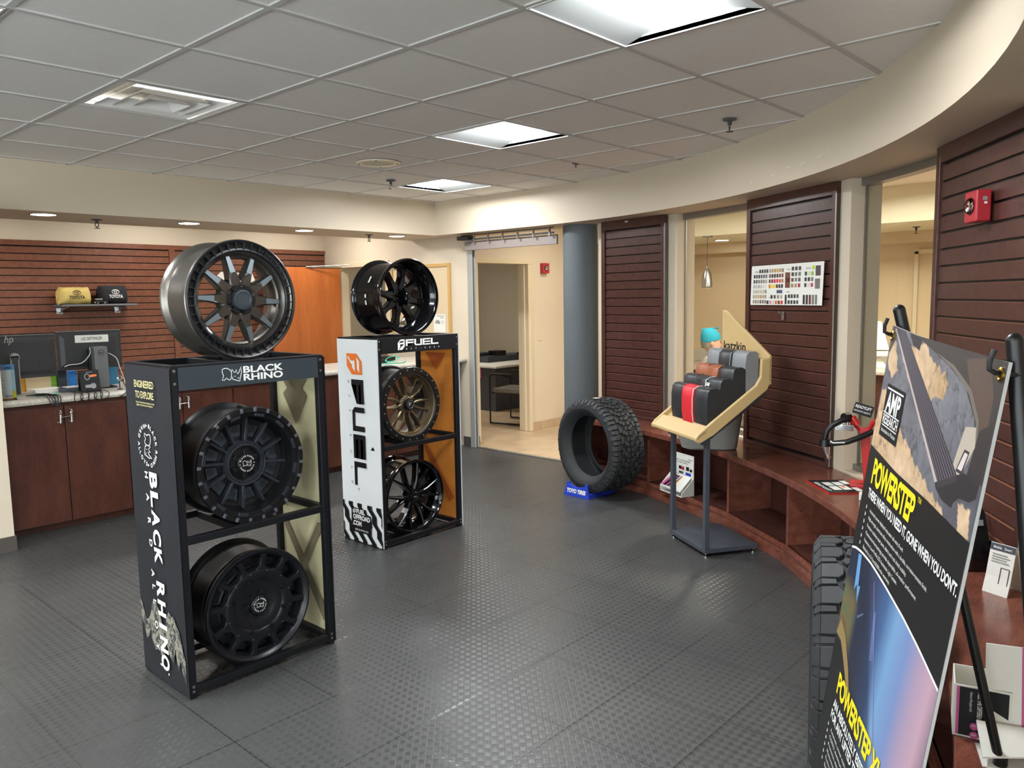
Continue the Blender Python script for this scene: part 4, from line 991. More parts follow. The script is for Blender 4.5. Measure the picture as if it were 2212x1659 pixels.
for j in range(ny+1):
    for i in range(nx+1):
        a,b=BW*i/nx,BH*j/ny; vs.append((a,-b+bow(a,b),0))
m.add(vs,[(j*(nx+1)+i,j*(nx+1)+i+1,(j+1)*(nx+1)+i+1,(j+1)*(nx+1)+i) for j in range(ny) for i in range(nx)])
k=0
for j in range(ny+1):
    for i in range(nx+1): m.vc[b0+k]=tuple(banner(BW*i/nx,BH*j/ny)); k+=1
lay=[0]
def flat(pts,c):
    lay[0]+=1; m.at(FB@Matrix.Translation((0,0,.0032+.00002*lay[0]))); m.col=lin(c) if isinstance(c,str) else c
    concave(m,[(a,-b+bow(a,b),0) for a,b in pts])
flat([(.0,.0),(.05,.0),(.02,.05),(.0,.07)],'#4d4649'); flat([(.0,.012),(.02,.0),(.03,.0),(.0,.03)],'#2e2b2d')
flat([(.13,.0),(.21,.0),(.205,.028),(.16,.022)],'#2a282b')
flat([(.17,.0),(.61,.0),(.61,.20),(.575,.215),(.562,.17),(.53,.105),(.47,.062),(.38,.035),(.27,.015)],'#3a3534'); flat([(.45,.012),(.545,.0),(.585,.06),(.59,.16),(.56,.165),(.535,.10),(.49,.06)],'#57463e'); flat([(.30,.018),(.40,.038),(.49,.07),(.54,.11),(.556,.15),(.565,.155),(.548,.105),(.495,.06),(.40,.03)],'#6d675f')
flat([(.56,.12),(.605,.10),(.600,.20),(.575,.235),(.53,.245),(.545,.205)],'#322e2f')
flat([(.503,.125),(.545,.118),(.556,.15),(.515,.222),(.476,.226),(.49,.17)],'#b3a698'); flat([(.518,.162),(.540,.162),(.527,.206),(.498,.206)],'#3a3536'); flat([(.521,.167),(.535,.167),(.523,.200),(.504,.200)],'#cfc2bf')
flat([(.028,.003),(.095,.0),(.508,.211),(.425,.247)],'#332f35')
for q in range(8):
    f0=.10+.115*q; f1=f0+.035; A=lambda f:(.028+.067*f,.003-.003*f); B_=lambda f:(.425+.083*f,.247-.036*f); flat([A(f0),A(f1),B_(f1),B_(f0)],'#6d6874')
flat([(.022,.004),(.031,.003),(.432,.246),(.420,.250)],'#b5a6a3')
flat([(.420,.250),(.508,.211),(.535,.200),(.60,.205),(.597,.228),(.575,.240),(.535,.245),(.515,.258),(.512,.270),(.468,.270),(.44,.262),(.428,.258)],'#2b282b'); flat([(.428,.246),(.505,.213),(.512,.222),(.44,.256)],'#3a363a')
flat([(a_*BW/20,e1(a_*BW/20)) for a_ in range(21)]+[(a_*BW/20,arc1(a_*BW/20)) for a_ in range(20,-1,-1)],'#141415')
flat([(a_*BW/20,arc1(a_*BW/20)-.0028) for a_ in range(21)]+[(a_*BW/20,arc1(a_*BW/20)+.0028) for a_ in range(20,-1,-1)],'#e2e0dc')
flat([(a_*.5/20,arc2(a_*.5/20)) for a_ in range(21)]+[(.5,BH),(0,BH)],'#141415')
flat([(.06,.535),(.085,.53),(.10,.60),(.115,.595),(.11,.64),(.09,.60),(.075,.62)],'#5f93c2'); flat([(.235,.60),(.252,.595),(.285,.69),(.262,.70)],'#56648f')
flat([(.20,.545),(.204,.545),(.44,.93),(.435,.93)],'#8a7fa8'); flat([(.13,.66),(.17,.635),(.172,.638),(.135,.665)],'#565d78')
flat([(.02,.72),(.08,.74),(.14,.79),(.20,.86),(.19,.87),(.12,.81),(.05,.765),(.0,.765)],'#8a7348')
m.build('printed_sheet',parent=bt)
m=MB().use('foam').at(FB); q=[(BW*i/12,bow(BW*i/12,0)) for i in range(13)]
m.prism(q+[(BW,-BH),(0,-BH)],-.003,.0025); m.build('foam_board',parent=bt)
PRN=FB@Matrix.Translation((0,0,.0046))
m=MB().at(PRN).use('inkblack'); m.poly([(.046,-.128,0),(.174,-.128,0),(.174,-.247,0),(.046,-.247,0)])
m.at(PRN@Matrix.Translation((0,0,.0005))).use('whitep'); 
m.text('AMP',.11,-.187,.044,.03,1,'C',1,0,.10); m.quad((.052,-.139,0),(.052,-.135,0),(.168,-.135,0),(.168,-.139,0)); m.quad((.052,-.193,0),(.052,-.190,0),(.168,-.190,0),(.168,-.193,0))
m.text('RESEARCH',.11,-.216,.021,.02,1,'C',1,0,.108); m.quad((.056,-.222,0),(.056,-.2195,0),(.164,-.2195,0),(.164,-.222,0)); m.text('Innovation in Motion',.11,-.236,.010,.0,1,'C',1,0,.104); m.build('logo_label',parent=bt)
m=MB().at(PRN).use('yellowp'); m.text('POWERSTEP',.054,-.360,.056,.035,1,'L',.95,0,.296); m.text('™',.358,-.318,.018,0,1,'L'); m.text('POWERSTEP XL',.088,-.876,.050,.035,1,'L',.95,0,.36)
m.use('whitep'); m.text("THERE WHEN YOU NEED IT, GONE WHEN YOU DON'T.",.05,-.396,.021,.03,1,'L',.95,0,.555)
lines=['Automatic power-deployed step eases cab entry & exit.','High-strength, aluminum alloy construction with a durable, corrosion-resistant finish.','Precision stainless-steel pivot, debris and rock shield stability.','Maintenance-free bushings provide dependable, all-weather performance.','Features a Low-Profile LED Automatic Light System.','Backed by a 5-Year/60,000-mile warranty.']
wd=[.25,.40,.29,.36,.25,.21]
for k,(s,x) in enumerate(zip(lines,wd)):
    b=-.424-.0176*k; m.text('»',.052,b,.011,.03,1,'L'); m.text(s,.085,b,.0085,.0,1,'L',1,0,x)
m.text('AN ABSOLUTELY ESSENTIAL STEP',.084,-.917,.022,.03,1,'L',.95,0,.40); m.text('FOR ANY LIFTED TRUCK',.08,-.948,.022,.03,1,'L',.95,0,.29)
for k,(s,x) in enumerate(zip(['Automatic, power-deployed step eases entry.','CORE2 aluminum alloy construction with finish.','Precision stainless-steel pivot stability.','Maintenance-free bushings performance.','Features a Low-Profile LED Light System.','Backed by a 5-Year/60,000-mile warranty.'],[.27,.33,.27,.29,.27,.25])):
    b=-.975-.0185*k; m.text('»',.07,b,.011,.03,1,'L'); m.text(s,.10,b,.0088,0,1,'L',1,0,x)
m.build('lettering',parent=bt)
for a in (.012,BW-.016):
    m=MB().at(PRN@Matrix.Translation((a,-.022,0))).use('brass'); m.lathe([(.006,0),(.008,.002),(.012,.001),(.012,-.001),(.006,-.001)],20,closed=True); m.build('grommet',parent=bt)
# black easel that carries it
et=thing('banner_easel','black metal banner easel standing at the curved bench','easel',TL+WV*.305+DV*1.5)
for tp,ft in ((Vector((1.950,.566,1.5545)),Vector((1.985,.325,.522))),(Vector((1.458,.250,1.517)),Vector((1.392,.135,.522)))):
    m=MB().use('black'); m.tube([tp,tp.lerp(ft,.45)],.0135,14); m.tube([tp.lerp(ft,.45),ft],.0105,12); m.sphere(tp,.0138,14,8); m.cyl(ft,ft+Vector((0,0,.02)),.015,n=14); m.build('back_leg',parent=et)
m=MB().use('black'); a=TL+WV*.03-NB*.035+DV*.9; b=TL+WV*(BW-.03)-NB*.035+DV*.9; m.tube([a,b],.009,10); m.build('cross_bar',parent=et)
for s in (.06,BW-.06):
    a=TL+WV*s-NB*.016+DV*.03; b=Vector((a.x,a.y,0))+Vector((DV.x,DV.y,0))*1.45; m=MB().use('black'); m.tube([a,b+Vector((0,0,.0))],.0095,12); m.build('front_leg',parent=et)
for s in (.009,BW-.016):
    g=TL+WV*s+DV*.02; m=MB().use('black'); m.tube([g-NB*.03,g+NB*.012,g+NB*.022-DV*.004,g+NB*.024-DV*.018,g+NB*.020-DV*.036],.0042,8); m.build('hook',parent=et)
# ------------------------------------------------------------------ leather sample stand
FK=frame((4.461,2.671,0),(-.53407,-.84544,0),ez=(0,0,1)); kt=thing('sample_stand','grey metal stand with tan tray of stepped leather samples','display stand',None,mtx=FK)
K_=MB().at(FK).use('greym'); K_.box(0,.4625,0,.367,.022,.052); K_.build('base_plate',parent=kt,bevel=.003)
for a,b in ((.02,.02),(.4425,.02),(.02,.347),(.4425,.347)):
    m=MB().at(FK).use('chrome'); m.lathe([(.016,0),(.016,.006),(.006,.012),(.006,.024)],16); m.v=[FK@(Matrix.Translation((a,b,0))@(FK.inverted()@p)) for p in m.v]; m.build('levelling_foot',parent=kt)
for a in (0,.4325):
    m=MB().at(FK).use('greym'); m.box(a,a+.03,0,.03,.052,.765); m.build('post',parent=kt,bevel=.002)
m=MB().at(FK).use('greym')
for a in (.0,.43):
    m.loft([[(a,y,z-.03),(a+.032,y,z-.03),(a+.032,y,z),(a,y,z)] for y,z in ((-.02,.725),(.40,1.005))])
m.build('bracket',parent=kt,bevel=.002)
# tray side section: lip, slope, curved heel; back board with a slanted top
X0,X1=-.07,.51
sec=[(-.085,.735),(-.085,.752),(.0,.80),(.345,1.05),(.372,1.09),(.38,1.2),(.40,1.2),(.395,1.085),(.37,1.035),(.01,.775),(-.075,.73)]
def sidewall(m,a,b):
    out=[(-.095,.728),(-.10,.752),(-.08,.778),(.01,.845),(.30,1.05),(.33,1.10),(.335,1.205),(.40,1.215),(.40,1.07),(.375,1.02),(.02,.765),(-.07,.72)]
    m.loft([[(x,y,z) for y,z in out] for x in (a,b)])
m=MB().at(FK).use('tan'); m.loft([[(x,y,z) for y,z in sec] for x in (X0,X1)]); m.build('tray',parent=kt,bevel=.006,segs=3)
for a in (X0-.012,X1-.012):
    m=MB().at(FK).use('tan'); sidewall(m,a,a+.024); m.build('tray_side',parent=kt,bevel=.006,segs=3)
m=MB().at(FK).use('tan'); m.loft([[(X0-.012,-.10,.735),(X1+.012,-.10,.735),(X1+.012,-.10,.755),(X0-.012,-.10,.755)],[(X0-.012,-.02,.785),(X1+.012,-.02,.785),(X1+.012,-.02,.815),(X0-.012,-.02,.815)]]); m.build('tray_lip',parent=kt,bevel=.006,segs=3)
m=MB().at(FK@frame((0,.402,0),(1,0,0),ez=(0,-1,0))).use('tan')
m.prism([(-.02,1.05),(X1+.012,1.05),(X1+.012,1.225),(.03,1.485),(-.02,1.49)],0,.02); m.build('back_board',parent=kt,bevel=.005)
m=MB().at(FK@frame((0,.402-.0212,0),(1,0,0),ez=(0,-1,0))).use('inkblack'); m.text('katzkin',.005,1.235,.058,.012,1,'L',1,.0,.26); m.build('lettering',parent=kt)
labs=['red and black leather sample at the front of the stepped stand','black leather sample with small white lettering, second from the front','tan and black leather sample, third from the front of the stand','grey and black leather sample at the back of the stepped stand']
# each sample: padded block of three vertical panels with piping
def sample(k,y,zb,zt,cols,side,label):
    t=thing('leather_sample',label,'leather sample',None,mtx=FK@Matrix.Translation((.22,y,zb)),group=None)
    F=WM[t.name]; W=.46; xs=[-W/2,-W/2+W*.34,-W/2+W*.66,W/2]; hh=zt-zb; dp=.075
    for i in range(3):
        m=MB().at(F).use(cols[i]); a,b=xs[i]+.001,xs[i+1]-.001; bul=.012 if i==1 else .004
        prof=[(-bul,.0),(-.010-bul,hh*.3),(-.010-bul,hh*.7),(-.002-bul,hh*.93),(.012,hh),(.05,hh+.004),(dp,hh-.01),(dp,0)]
        m.loft([[(x,p+(0.004 if x in(a,b) else -.004),z) for p,z in prof] for x in (a,a+.012,(a+b)/2,b-.012,b)],True,True,True); m.build('panel',parent=t,sharp=50)
        if i<2:
            m=MB().at(F).use('piping' if (k,i) in ((0,1),(1,1)) else side); m.tube([(b+.001,p-.002,z) for p,z in prof[:6]],.0028,6); m.build('piping',parent=t)
    return t
sample(0,.022,.80,1.03,('leatherb','leatherr','leatherb'),'leatherr',labs[0])
s2=sample(1,.108,.862,1.085,('leatherb','leatherb','leatherb'),'leatherb',labs[1])
m=MB().at(WM[s2.name]@frame((-.01,-.0205,.175),(1,0,0),ez=(0,-1,.4))).use('whitep'); m.text('AUTOGEAR',0,0,.020,.04,1,'L',1,0,.13); m.build('lettering',parent=s2)
sample(2,.192,.925,1.15,('leathert','leathert','leatherb'),'leatherb',labs[2])
sample(3,.278,.985,1.245,('leatherg','leatherb','leatherg'),'leatherg',labs[3])
# ------------------------------------------------------------------ things on and in the bench
def bframe(x,y,z,rot=0):   # x to the viewer's right, y away from the viewer
    e=Vector((x,y,0)).normalized(); return frame((x,y,z),(e.y,-e.x,0),ez=(0,0,1))@Matrix.Rotation(rot,4,'Z')
F=bframe(4.97,2.66,.52); t=thing('storage_bin','dark grey plastic bin on the bench behind the leather sample stand','bin',None,mtx=F)
m=MB().at(F).use('bag'); rings=[]
for z,w1,w2,d in ((0,.17,.17,.09),(.012,.195,.185,.105),(.08,.215,.195,.115),(.22,.225,.215,.13),(.34,.235,.235,.14),(.345,.228,.228,.132),(.22,.216,.206,.122),(.03,.185,.175,.095)):
    rings.append([(x*( w1 if x<0 else w2),y*d,z) for x,y in [(cos(a)*(1 if abs(cos(a))<.01 else abs(cos(a))**-.45),sin(a)*(1 if abs(sin(a))<.01 else abs(sin(a))**-.45)) for a in [2*PI*(k+.5)/32 for k in range(32)]]])
m.loft(rings,True,True,True); m.build('shell',parent=t)
# mailer / brochure counter display in the cubby
F=frame((5.10,3.05,.1),(pol(4.62,-26.2)-pol(4.62,-21.0)).normalized(),ez=(0,0,1)); ds=thing('brochure_display','white brochure display with a stack of magazines inside the bench cubby','brochure display',None,mtx=F)
m=MB().at(F).use('paper'); m.box(-.14,.14,.105,.111,0,.30); m.box(-.14,.14,.0,.105,0,.004); m.loft([[(x,.0,.0),(x,.0,.03),(x,.105,.13),(x,.105,0)] for x in (.134,.14)]); m.loft([[(x,.0,.0),(x,.0,.03),(x,.105,.13),(x,.105,0)] for x in (-.14,-.134)]); m.build('stand_board',parent=ds)
m=MB().at(F@frame((-.14,.1045,0),(1,0,0),ez=(0,-1,0))).use('inkblack')
m.text('3 WAYS TO ADD SPEAKERS',.14,.243,.010,.02,1,'C',1,0,.20); m.text('TO YOUR VEHICLE',.14,.226,.010,.02,1,'C',1,0,.14); m.text('Rockford',.215,.262,.008,.02,1,'L',1,0,.05); m.quad((.012,.272,0),(.07,.272,0),(.07,.279,0),(.012,.279,0))
for c,x,y,a,b in (('inkblack',.02,.18,.038,.03),('inkblack',.10,.178,.03,.026),('redp',.132,.176,.035,.026),('inkblack',.19,.178,.036,.03),('inkblack',.235,.175,.028,.022),('inkblack',.015,.15,.05,.016),('greym',.1,.145,.055,.018),('blue',.185,.142,.065,.022),('navy',.012,.112,.09,.026)): m.use(c); m.quad((x,y,.0004),(x+a,y,.0004),(x+a,y+b,.0004),(x,y+b,.0004))
m.build('print',parent=ds)
for k in range(3):
    Fm=F@frame((-.135,.0,.034+.004*k),(1,0,0),ez=(0,-.69,.72)); m=MB().at(Fm).use('paper'); m.box(.0,.26,.0,.135,0,.0035)
    if k==2:
        for c,x0,x1,s in (('pink',.0,.03,.05),('inkblack',.03,.06,.05),('pink',.06,.08,.05),('navy',.08,.10,.04),('greyp',.1,.115,.05),('redp',.115,.14,.05),('yellowp',.14,.155,.045),):
            m.use(c); m.quad((x0,.01,.0038),(x1,.01,.0038),(min(x1+s,.17),.125,.0038),(min(x0+s,.17),.125,.0038))
        m.use('inkblack'); m.text('ON',.19,.05,.018,.02,1,'L'); m.text('NOW',.19,.025,.018,.02,1,'L')
    m.build('magazine',props=tg(('lowest','middle','topmost')[k]+' magazine of the pile on the brochure display in the cubby','magazine','magazines on the display'),loc=Fm.translation)
# lift kit flyer
P=[Vector((4.40,1.741,.52)),Vector((4.185,1.534,.52)),Vector((4.231,1.368,.52)),Vector((4.47,1.60,.52))]
ex=(P[1]-P[0]).normalized(); F=frame((4.40,1.741,.5205),ex,ez=(0,0,1)); F=frame((4.40,1.741,.5205),ex,ez=(0,0,1))
m=MB().at(F).use('red'); w_,h_=.298,.215; m.box(0,w_,0,h_,0,.006); m.use('inkblack'); m.quad((.0,.006,.0065),(w_,.006,.0065),(w_,h_-.003,.0065),(0,h_-.003,.0065))
m.use('whitep'); 
for x,y,a,b in ((.06,.06,.075,.045),(.15,.06,.085,.045),(.06,.115,.075,.045),(.15,.115,.085,.045),(.03,.17,.08,.035),(.19,.17,.08,.035)): m.quad((x,y,.007),(x+a,y,.007),(x+a,y+b,.007),(x,y+b,.007))
m.use('orangep'); m.quad((.16,.125,.0073),(.19,.125,.0073),(.19,.145,.0073),(.16,.145,.0073)); m.at(F@Matrix.Translation((0,0,.0071))).use('whitep'); m.text('READYLIFT',.05,.018,.022,.03,1,'L',1,.2,.2)
m.build('lift_kit_flyer',props=tg('black and white flyer with red edge lying on the bench','flyer'),loc=P[0])
m=MB().at(bframe(4.20,1.33,.52)).use('paper'); m.box(-.05,.06,-.03,.03,0,.035); m.build('paper_pad',props=tg('small white pad beside the flyer at the banner edge','note pad'),loc=(4.2,1.33,.52),bevel=.004)
# red suspension display
F=bframe(4.486,1.455,.52); rt=thing('suspension_display','red steel stand holding a black suspension control arm on the bench','display stand',None,mtx=F); z0=-.52
m=MB().at(F).use('red'); m.loft([[(a-.0,-.014,z),(b,-.014,z),(b,.014,z),(a,.014,z)] for a,b,z in ((.0,.018,.02),(-.02,.028,.27),(-.034,.02,.33))]); m.tube([(-.02,0,.31),(-.05,-.005,.345),(-.085,-.01,.378)],.014,8); m.tube([(.01,0,.31),(.03,-.005,.34),(.045,-.02,.372)],.012,8); m.box(-.07,.09,-.07,.07,0,.02); m.build('upright',parent=rt,bevel=.003)
m=MB().at(F).use('red'); m.tube([(-.085,-.01,.378),(-.06,-.03,.385),(-.04,-.03,.35)],.016,10); m.tube([(.03,-.01,.35),(.045,-.02,.372),(.06,-.01,.36)],.012,10); m.build('eyelet',parent=rt)
m=MB().at(F).use('black'); m.tube([(-.09,-.03,.385),(-.125,-.045,.368),(-.165,-.055,.345),(-.192,-.06,.315),(-.203,-.06,.27),(-.203,-.06,.245)],.0155,12); m.tube([(-.2,-.06,.245),(-.16,-.07,.243),(-.09,-.07,.256),(-.03,-.055,.28),(.04,-.03,.315)],.0155,12); m.cyl((-.203,-.06,.225),(-.203,-.06,.262),.034,.03,18); m.cyl((-.11,-.045,.385),(-.085,-.02,.385),.027,n=16); m.build('control_arm',parent=rt)
m=MB().at(F).use('whitep'); m.poly([(-.155,-.0875,.25),(-.175,-.078,.262),(-.175,-.078,.24)]); m.quad((-.16,-.0872,.247),(-.1,-.087,.252),(-.1,-.087,.258),(-.16,-.0872,.254)); m.build('arrow_decal',parent=rt)
m=MB().at(F).use('chrome'); m.cyl((-.198,-.06,.225),(-.190,-.06,.18),.02,.013,14); m.cyl((-.19,-.06,.18),(-.182,-.06,.155),.008,n=12); m.tube([(-.192,-.06,.158),(-.178,-.07,.162),(-.17,-.06,.165)],.003,6); m.build('ball_stud',parent=rt)
m=MB().at(F).use('chrome'); m.box(-.155,-.06,-.05,-.02,.315,.35); m.box(-.145,-.07,-.055,-.015,.325,.345); m.cyl((-.13,-.035,.35),(-.13,-.035,.372),.008,n=10); m.cyl((-.09,-.035,.35),(-.09,-.035,.37),.008,n=10); m.build('bracket_block',parent=rt,bevel=.003)
m=MB().at(F@frame((-.07,-.01,.414),(.097,0,-.028),ez=(0,-1,0))).use('inkblack'); m.box(0,.10,0,.062,-.003,0); m.use('whitep').at(F@frame((-.07,-.01,.414),(.097,0,-.028),ez=(0,-1,0))@Matrix.Translation((0,0,.0006))); m.text('READYLIFT',.006,.035,.016,.03,1,'L',1,.1,.085); m.text('DON’T JUST LIFT IT...READYLIFT IT',.006,.014,.009,.02,1,'L',1,0,.086); m.build('sign_plate',parent=rt)
# acrylic holder with brochures
F=bframe(3.40,.68,.52,.45); at_=thing('brochure_holder','clear acrylic holder with black brochures against the slat panel','brochure holder',None,mtx=F)
m=MB().at(F).use('acrylic'); m.box(-.055,.055,-.05,.0,0,.003); m.box(-.055,.055,-.05,-.048,0,.11); m.loft([[(-.055,.0,0),(.055,.0,0),(.055,.003,0),(-.055,.003,0)],[(-.055,.045,.19),(.055,.045,.19),(.055,.048,.19),(-.055,.048,.19)]])
for s in (-.055,.053): m.loft([[(x,-.05,0),(x,.0,0),(x,.025,.11),(x,-.05,.11)] for x in (s,s+.002)])
m.build('shell',parent=at_)
for k in range(4):
    m=MB().at(F).use('inkblack'); y=-.006-.009*k; rings=[]
    for q in range(9):
        v=q/8; z=.006+.225*v-.004*k; yy=y+.02*v+.05*v*v+.0*k; rings.append([(-.047,yy,z),(.047,yy,z),(.047,yy+.0025,z),(-.047,yy+.0025,z)])
    m.loft(rings)
    if k==3:
        m.use('greyp'); m.quad((-.03,y+.0325+.003,.168),(.03,y+.0325+.003,.168),(.03,y+.042,.19),(-.03,y+.042,.19))
    m.build('brochure',props=tg('black brochure standing in the clear acrylic holder','brochure','brochures in the acrylic holder'),loc=F.translation)
# folded phone charging card
F=bframe(3.17,.55,.52,-.55); ct=thing('table_card','white tent card with a phone drawing on the bench under the fire alarm','card',None,mtx=F)
m=MB().at(F).use('paper'); m.loft([[(-.045,-.03,.0),(.045,-.03,.0),(.045,-.027,.0),(-.045,-.027,.0)],[(-.045,-.012,.06),(.045,-.012,.06),(.045,-.009,.06),(-.045,-.009,.06)],[(-.045,.012,.175),(.045,.012,.175),(.045,.014,.175),(-.045,.014,.175)]]); m.loft([[(-.045,.075,.0),(.045,.075,.0),(.045,.078,.0),(-.045,.078,.0)],[(-.045,.014,.172),(.045,.014,.172),(.045,.017,.172),(-.045,.017,.172)]]); m.build('folded_sheet',parent=ct)
Fc=F@frame((-.045,-.0125,.06),(1,0,0),ez=(0,-1,.21)); m=MB().at(Fc@Matrix.Translation((0,0,.001))).use('greym'); m.quad((0,.092,0),(.09,.092,0),(.09,.116,0),(0,.116,0)); m.use('whitep'); m.at(Fc@Matrix.Translation((0,0,.0015))); m.text('Mobile   Smart',.012,.099,.009,.02,1,'L',1,0,.065); m.use('greyp')
for k in range(4): m.quad((.012,.05+.009*k,0),(.075-.01*(k%2),.05+.009*k,0),(.075-.01*(k%2),.054+.009*k,0),(.012,.054+.009*k,0))
m.use('inkblack'); m.stroke([(.05,-.05),(.05,.035),(.08,.035),(.08,-.05)],.003); m.build('print',parent=ct)
# white pink edged display boxes in the corner
F=frame((2.056,.44,.52),(.25,-.97,0),ez=(0,0,1)); wt=thing('display_box','white open box with a printed pink edged front on the bench end','box',None,mtx=F)
m=MB().at(F).use('whiteplastic'); m.box(0,.12,.0,.003,0,.131); m.box(0,.003,.003,.12,0,.131); m.box(.117,.12,.003,.12,0,.131); m.box(0,.12,.117,.12,0,.131); m.box(0,.12,0,.12,0,.003); m.build('tray',parent=wt,bevel=.001)
m=MB().at(F).use('pink'); m.box(.006,.012,-.0014,.0,.006,.127); m.use('inkblack'); m.box(.012,.114,-.0014,.0,.006,.127); m.build('front_print',parent=wt)
Fp=F@frame((0,-.0018,0),(0,0,-1),ez=(0,-1,0)); m=MB().at(Fp).use('whitep')
m.text('FEEL THE DIFFERENCE',-.118,.050,.010,.02,1,'L',1,0,.075); m.text('Advance fiberglass tech',-.118,.034,.006,0,1,'L',1,0,.05); m.use('pink')
for k in range(2): m.at(Fp@Matrix.Translation((-.032+.022*k,.045,0))); m.cyl((0,0,0),(0,0,.0006),.009,n=20)
m.at(Fp@Matrix.Translation((0,0,.001))).use('whitep'); m.text('1',-.035,.041,.008,.02); m.text('2',-.014,.041,.008,.02); m.build('lettering',parent=wt)
F2=frame((2.055,.37,.52),(.345,-.94,0),ez=(0,0,1)); w2=thing('display_card','white backed pink edged display card behind the white box','card',None,mtx=F2)
m=MB().at(F2).use('whiteplastic'); m.loft([[(0,.0,0),(.075,.0,0),(.075,.003,0),(0,.003,0)],[(0,.045,.235),(.075,.045,.235),(.075,.048,.235),(0,.048,.235)]]); m.build('board',parent=w2,bevel=.001)
m=MB().at(F2).use('whiteplastic'); m.loft([[(-.02,-.10,.02),(.11,-.07,.03),(.11,.0,.055),(-.02,.0,.055)],[(-.02,-.10,.024),(.11,-.07,.034),(.11,.0,.06),(-.02,.0,.06)]]); m.box(-.02,.11,-.10,.0,0,.003); m.build('flap',parent=w2)
m=MB().at(F2).use('pink'); m.loft([[(.075,.0,0),(.083,.0,0),(.083,.003,0),(.075,.003,0)],[(.075,.045,.236),(.083,.045,.236),(.083,.048,.236),(.075,.048,.236)]]); m.use('inkblack'); m.loft([[(.083,.0,0),(.24,.0,0),(.24,.003,0),(.083,.003,0)],[(.083,.045,.236),(.24,.045,.236),(.24,.048,.236),(.083,.048,.236)]]); m.build('print',parent=w2)
# blue box in the cubby behind the tire
m=MB().at(bframe(3.55,1.16,.1)).use('blue'); m.box(-.06,.06,-.04,.04,0,.30); m.use('whitep'); m.at(bframe(3.55,1.16,.1)@frame((0,-.0405,0),(1,0,0),ez=(0,-1,0))); m.text('4000',-.03,.26,.018,.02,1,'L',1,0,.05); m.build('parts_box',props=tg('blue parts box standing in the bench cubby above the mud tire','box'),loc=(3.55,1.16,.1))
# ------------------------------------------------------------------ wall mounted things
M['glassy']=glassmat('clear strobe lens',(.95,.9,.9),1.0)
FP2=WM[p2.name]   # local: x along the panel, -y towards the room, z from the bench top (0.52)
ct2=thing('sample_chart','white printed chart of leather colour swatches on the dark slat panel','chart',None,mtx=FP2@Matrix.Translation((.09,-.034,.997)))
m=MB().at(WM[ct2.name]).use('paper'); W,H_=.775,.268
m.loft([[(x,-.001-.004*sin(x*4),z),(x,-.004-.004*sin(x*4),z)] for x,z in ((-.012,0),(W-.012,0),(W,H_),(0,H_))]); m.poly([(-.012,-.004,0),(W-.012,-.004,0),(W,-.004,H_),(0,-.004,H_)]); m.build('sheet',parent=ct2)
m=MB().at(WM[ct2.name]@frame((0,-.0052,0),(1,0,0),ez=(0,-1,0))).use('print')
def sw(x,y,c,w=.021,h=.024): m.col=lin(c); s=-.012*(1-y/H_); m.quad((x+s,y,0),(x+w+s,y,0),(x+w+s,y+h,0),(x+s,y+h,0))
rowsA=['2b2b2d 333335 3a3836 403c38','2f2f31 3a3b3c 3f4042 55565a 606265 6e6a68','3f4244 4c4d50 6b6a66 77736c 857d74 9a938a','9fa0a0 b3b4b2 9a9ba2 b8b4a4 d0cbb9 d6d2c8','b4afa0 a8a293 b9b19d b3ad86 b7a98e 8a8578','9a8d78 b29b78 ab9268 a3875d a88f6a 9c8e76','8e8574 857d70 958b7b 6a645b 726a60 7b746a']
rowsB=['9a8f7f a08768 b38c55 b58e58 a98d60 7d7568','6a4f48 3c2f2a 2f2c26 332f2b 803a35 6f4a42','5c302c 8e2f33 b02c38 c8323a cc4a3e a0683f','c47a2a e2c02f e2c02f 553129 3b3536 3c2f32','','','']
for r in range(7):
    y=H_-.045-.0345*r-.006; cs=rowsA[r].split(); x0=.095 if r==0 else .03
    for k,c in enumerate(cs): sw(x0+.028*k,y,c)
    for k,c in enumerate(rowsB[r].split()): sw(.212+.028*k,y,c)
sw(.305,H_-.19,'49506a',.063,.022)
for k,c in enumerate('2a2523 4b413a 837a6c a79f90'.split()): sw(.24+.036*k,H_-.225,c,.022)
for k,c in enumerate('3a2b2b c98aa6 b9c4ae d0562f 54331f c03330'.split()): sw(.196+.032*k,H_-.262,c,.023)
sw(.395,H_-.155,'6d3f31',.052,.10); sw(.397,H_-.12,'824a33',.048,.03)
for r,cs in enumerate(('38353a 3f3d42 48464b','3c3833 6f6a63 706e71','6a3f3a 7a756c 55535a','a07a52 9a8a70 a5303f')):
    for k,c in enumerate(cs.split()): sw(.458+.036*k,H_-.045-.036*r,c,.025)
for r in range(2):
    for k,c in enumerate('2e2d30 35353a 3a3b3d 4a5052'.split()): sw(.432+.03*k+(.0),H_-.222-.038*r,c,.021)
sw(.40,H_-.262,'2b2a2c',.02,.062)
for r,cs in enumerate(('','333c2e b9cfae 8fb03a','2f2b31 35323a 6d6b6e','3d3d40 c9c9c6 b5354c')):
    for k,c in enumerate(cs.split()): sw(.595+.032*k,H_-.045-.036*r,c,.022)
sw(.665,H_-.045,'a9d12c',.024); sw(.70,H_-.085,'4f4246',.048,.062); sw(.70,H_-.165,'6f6a66',.048,.062)
for k,c in enumerate('2e2c31 37353a 6b2d30 6f6e68 77736f'.split()): sw(.588+.03*k,H_-.262,c,.021,.06)
m.use('greyp'); m.text('katzkin',.04,H_-.045,.010,.01,1,'L',1,0,.045); m.text('Tuscany',.40,H_-.04,.013,0,1,'L',1,0,.045); m.text('DESIGN',.60,H_-.042,.012,0,1,'L',1,0,.05); m.text('Suede',.40,H_-.185,.009,.02,1,'L',1,0,.04); m.text('Carbon',.205,H_-.222,.011,0,1,'L',1,0,.028)
m.build('swatches',parent=ct2)
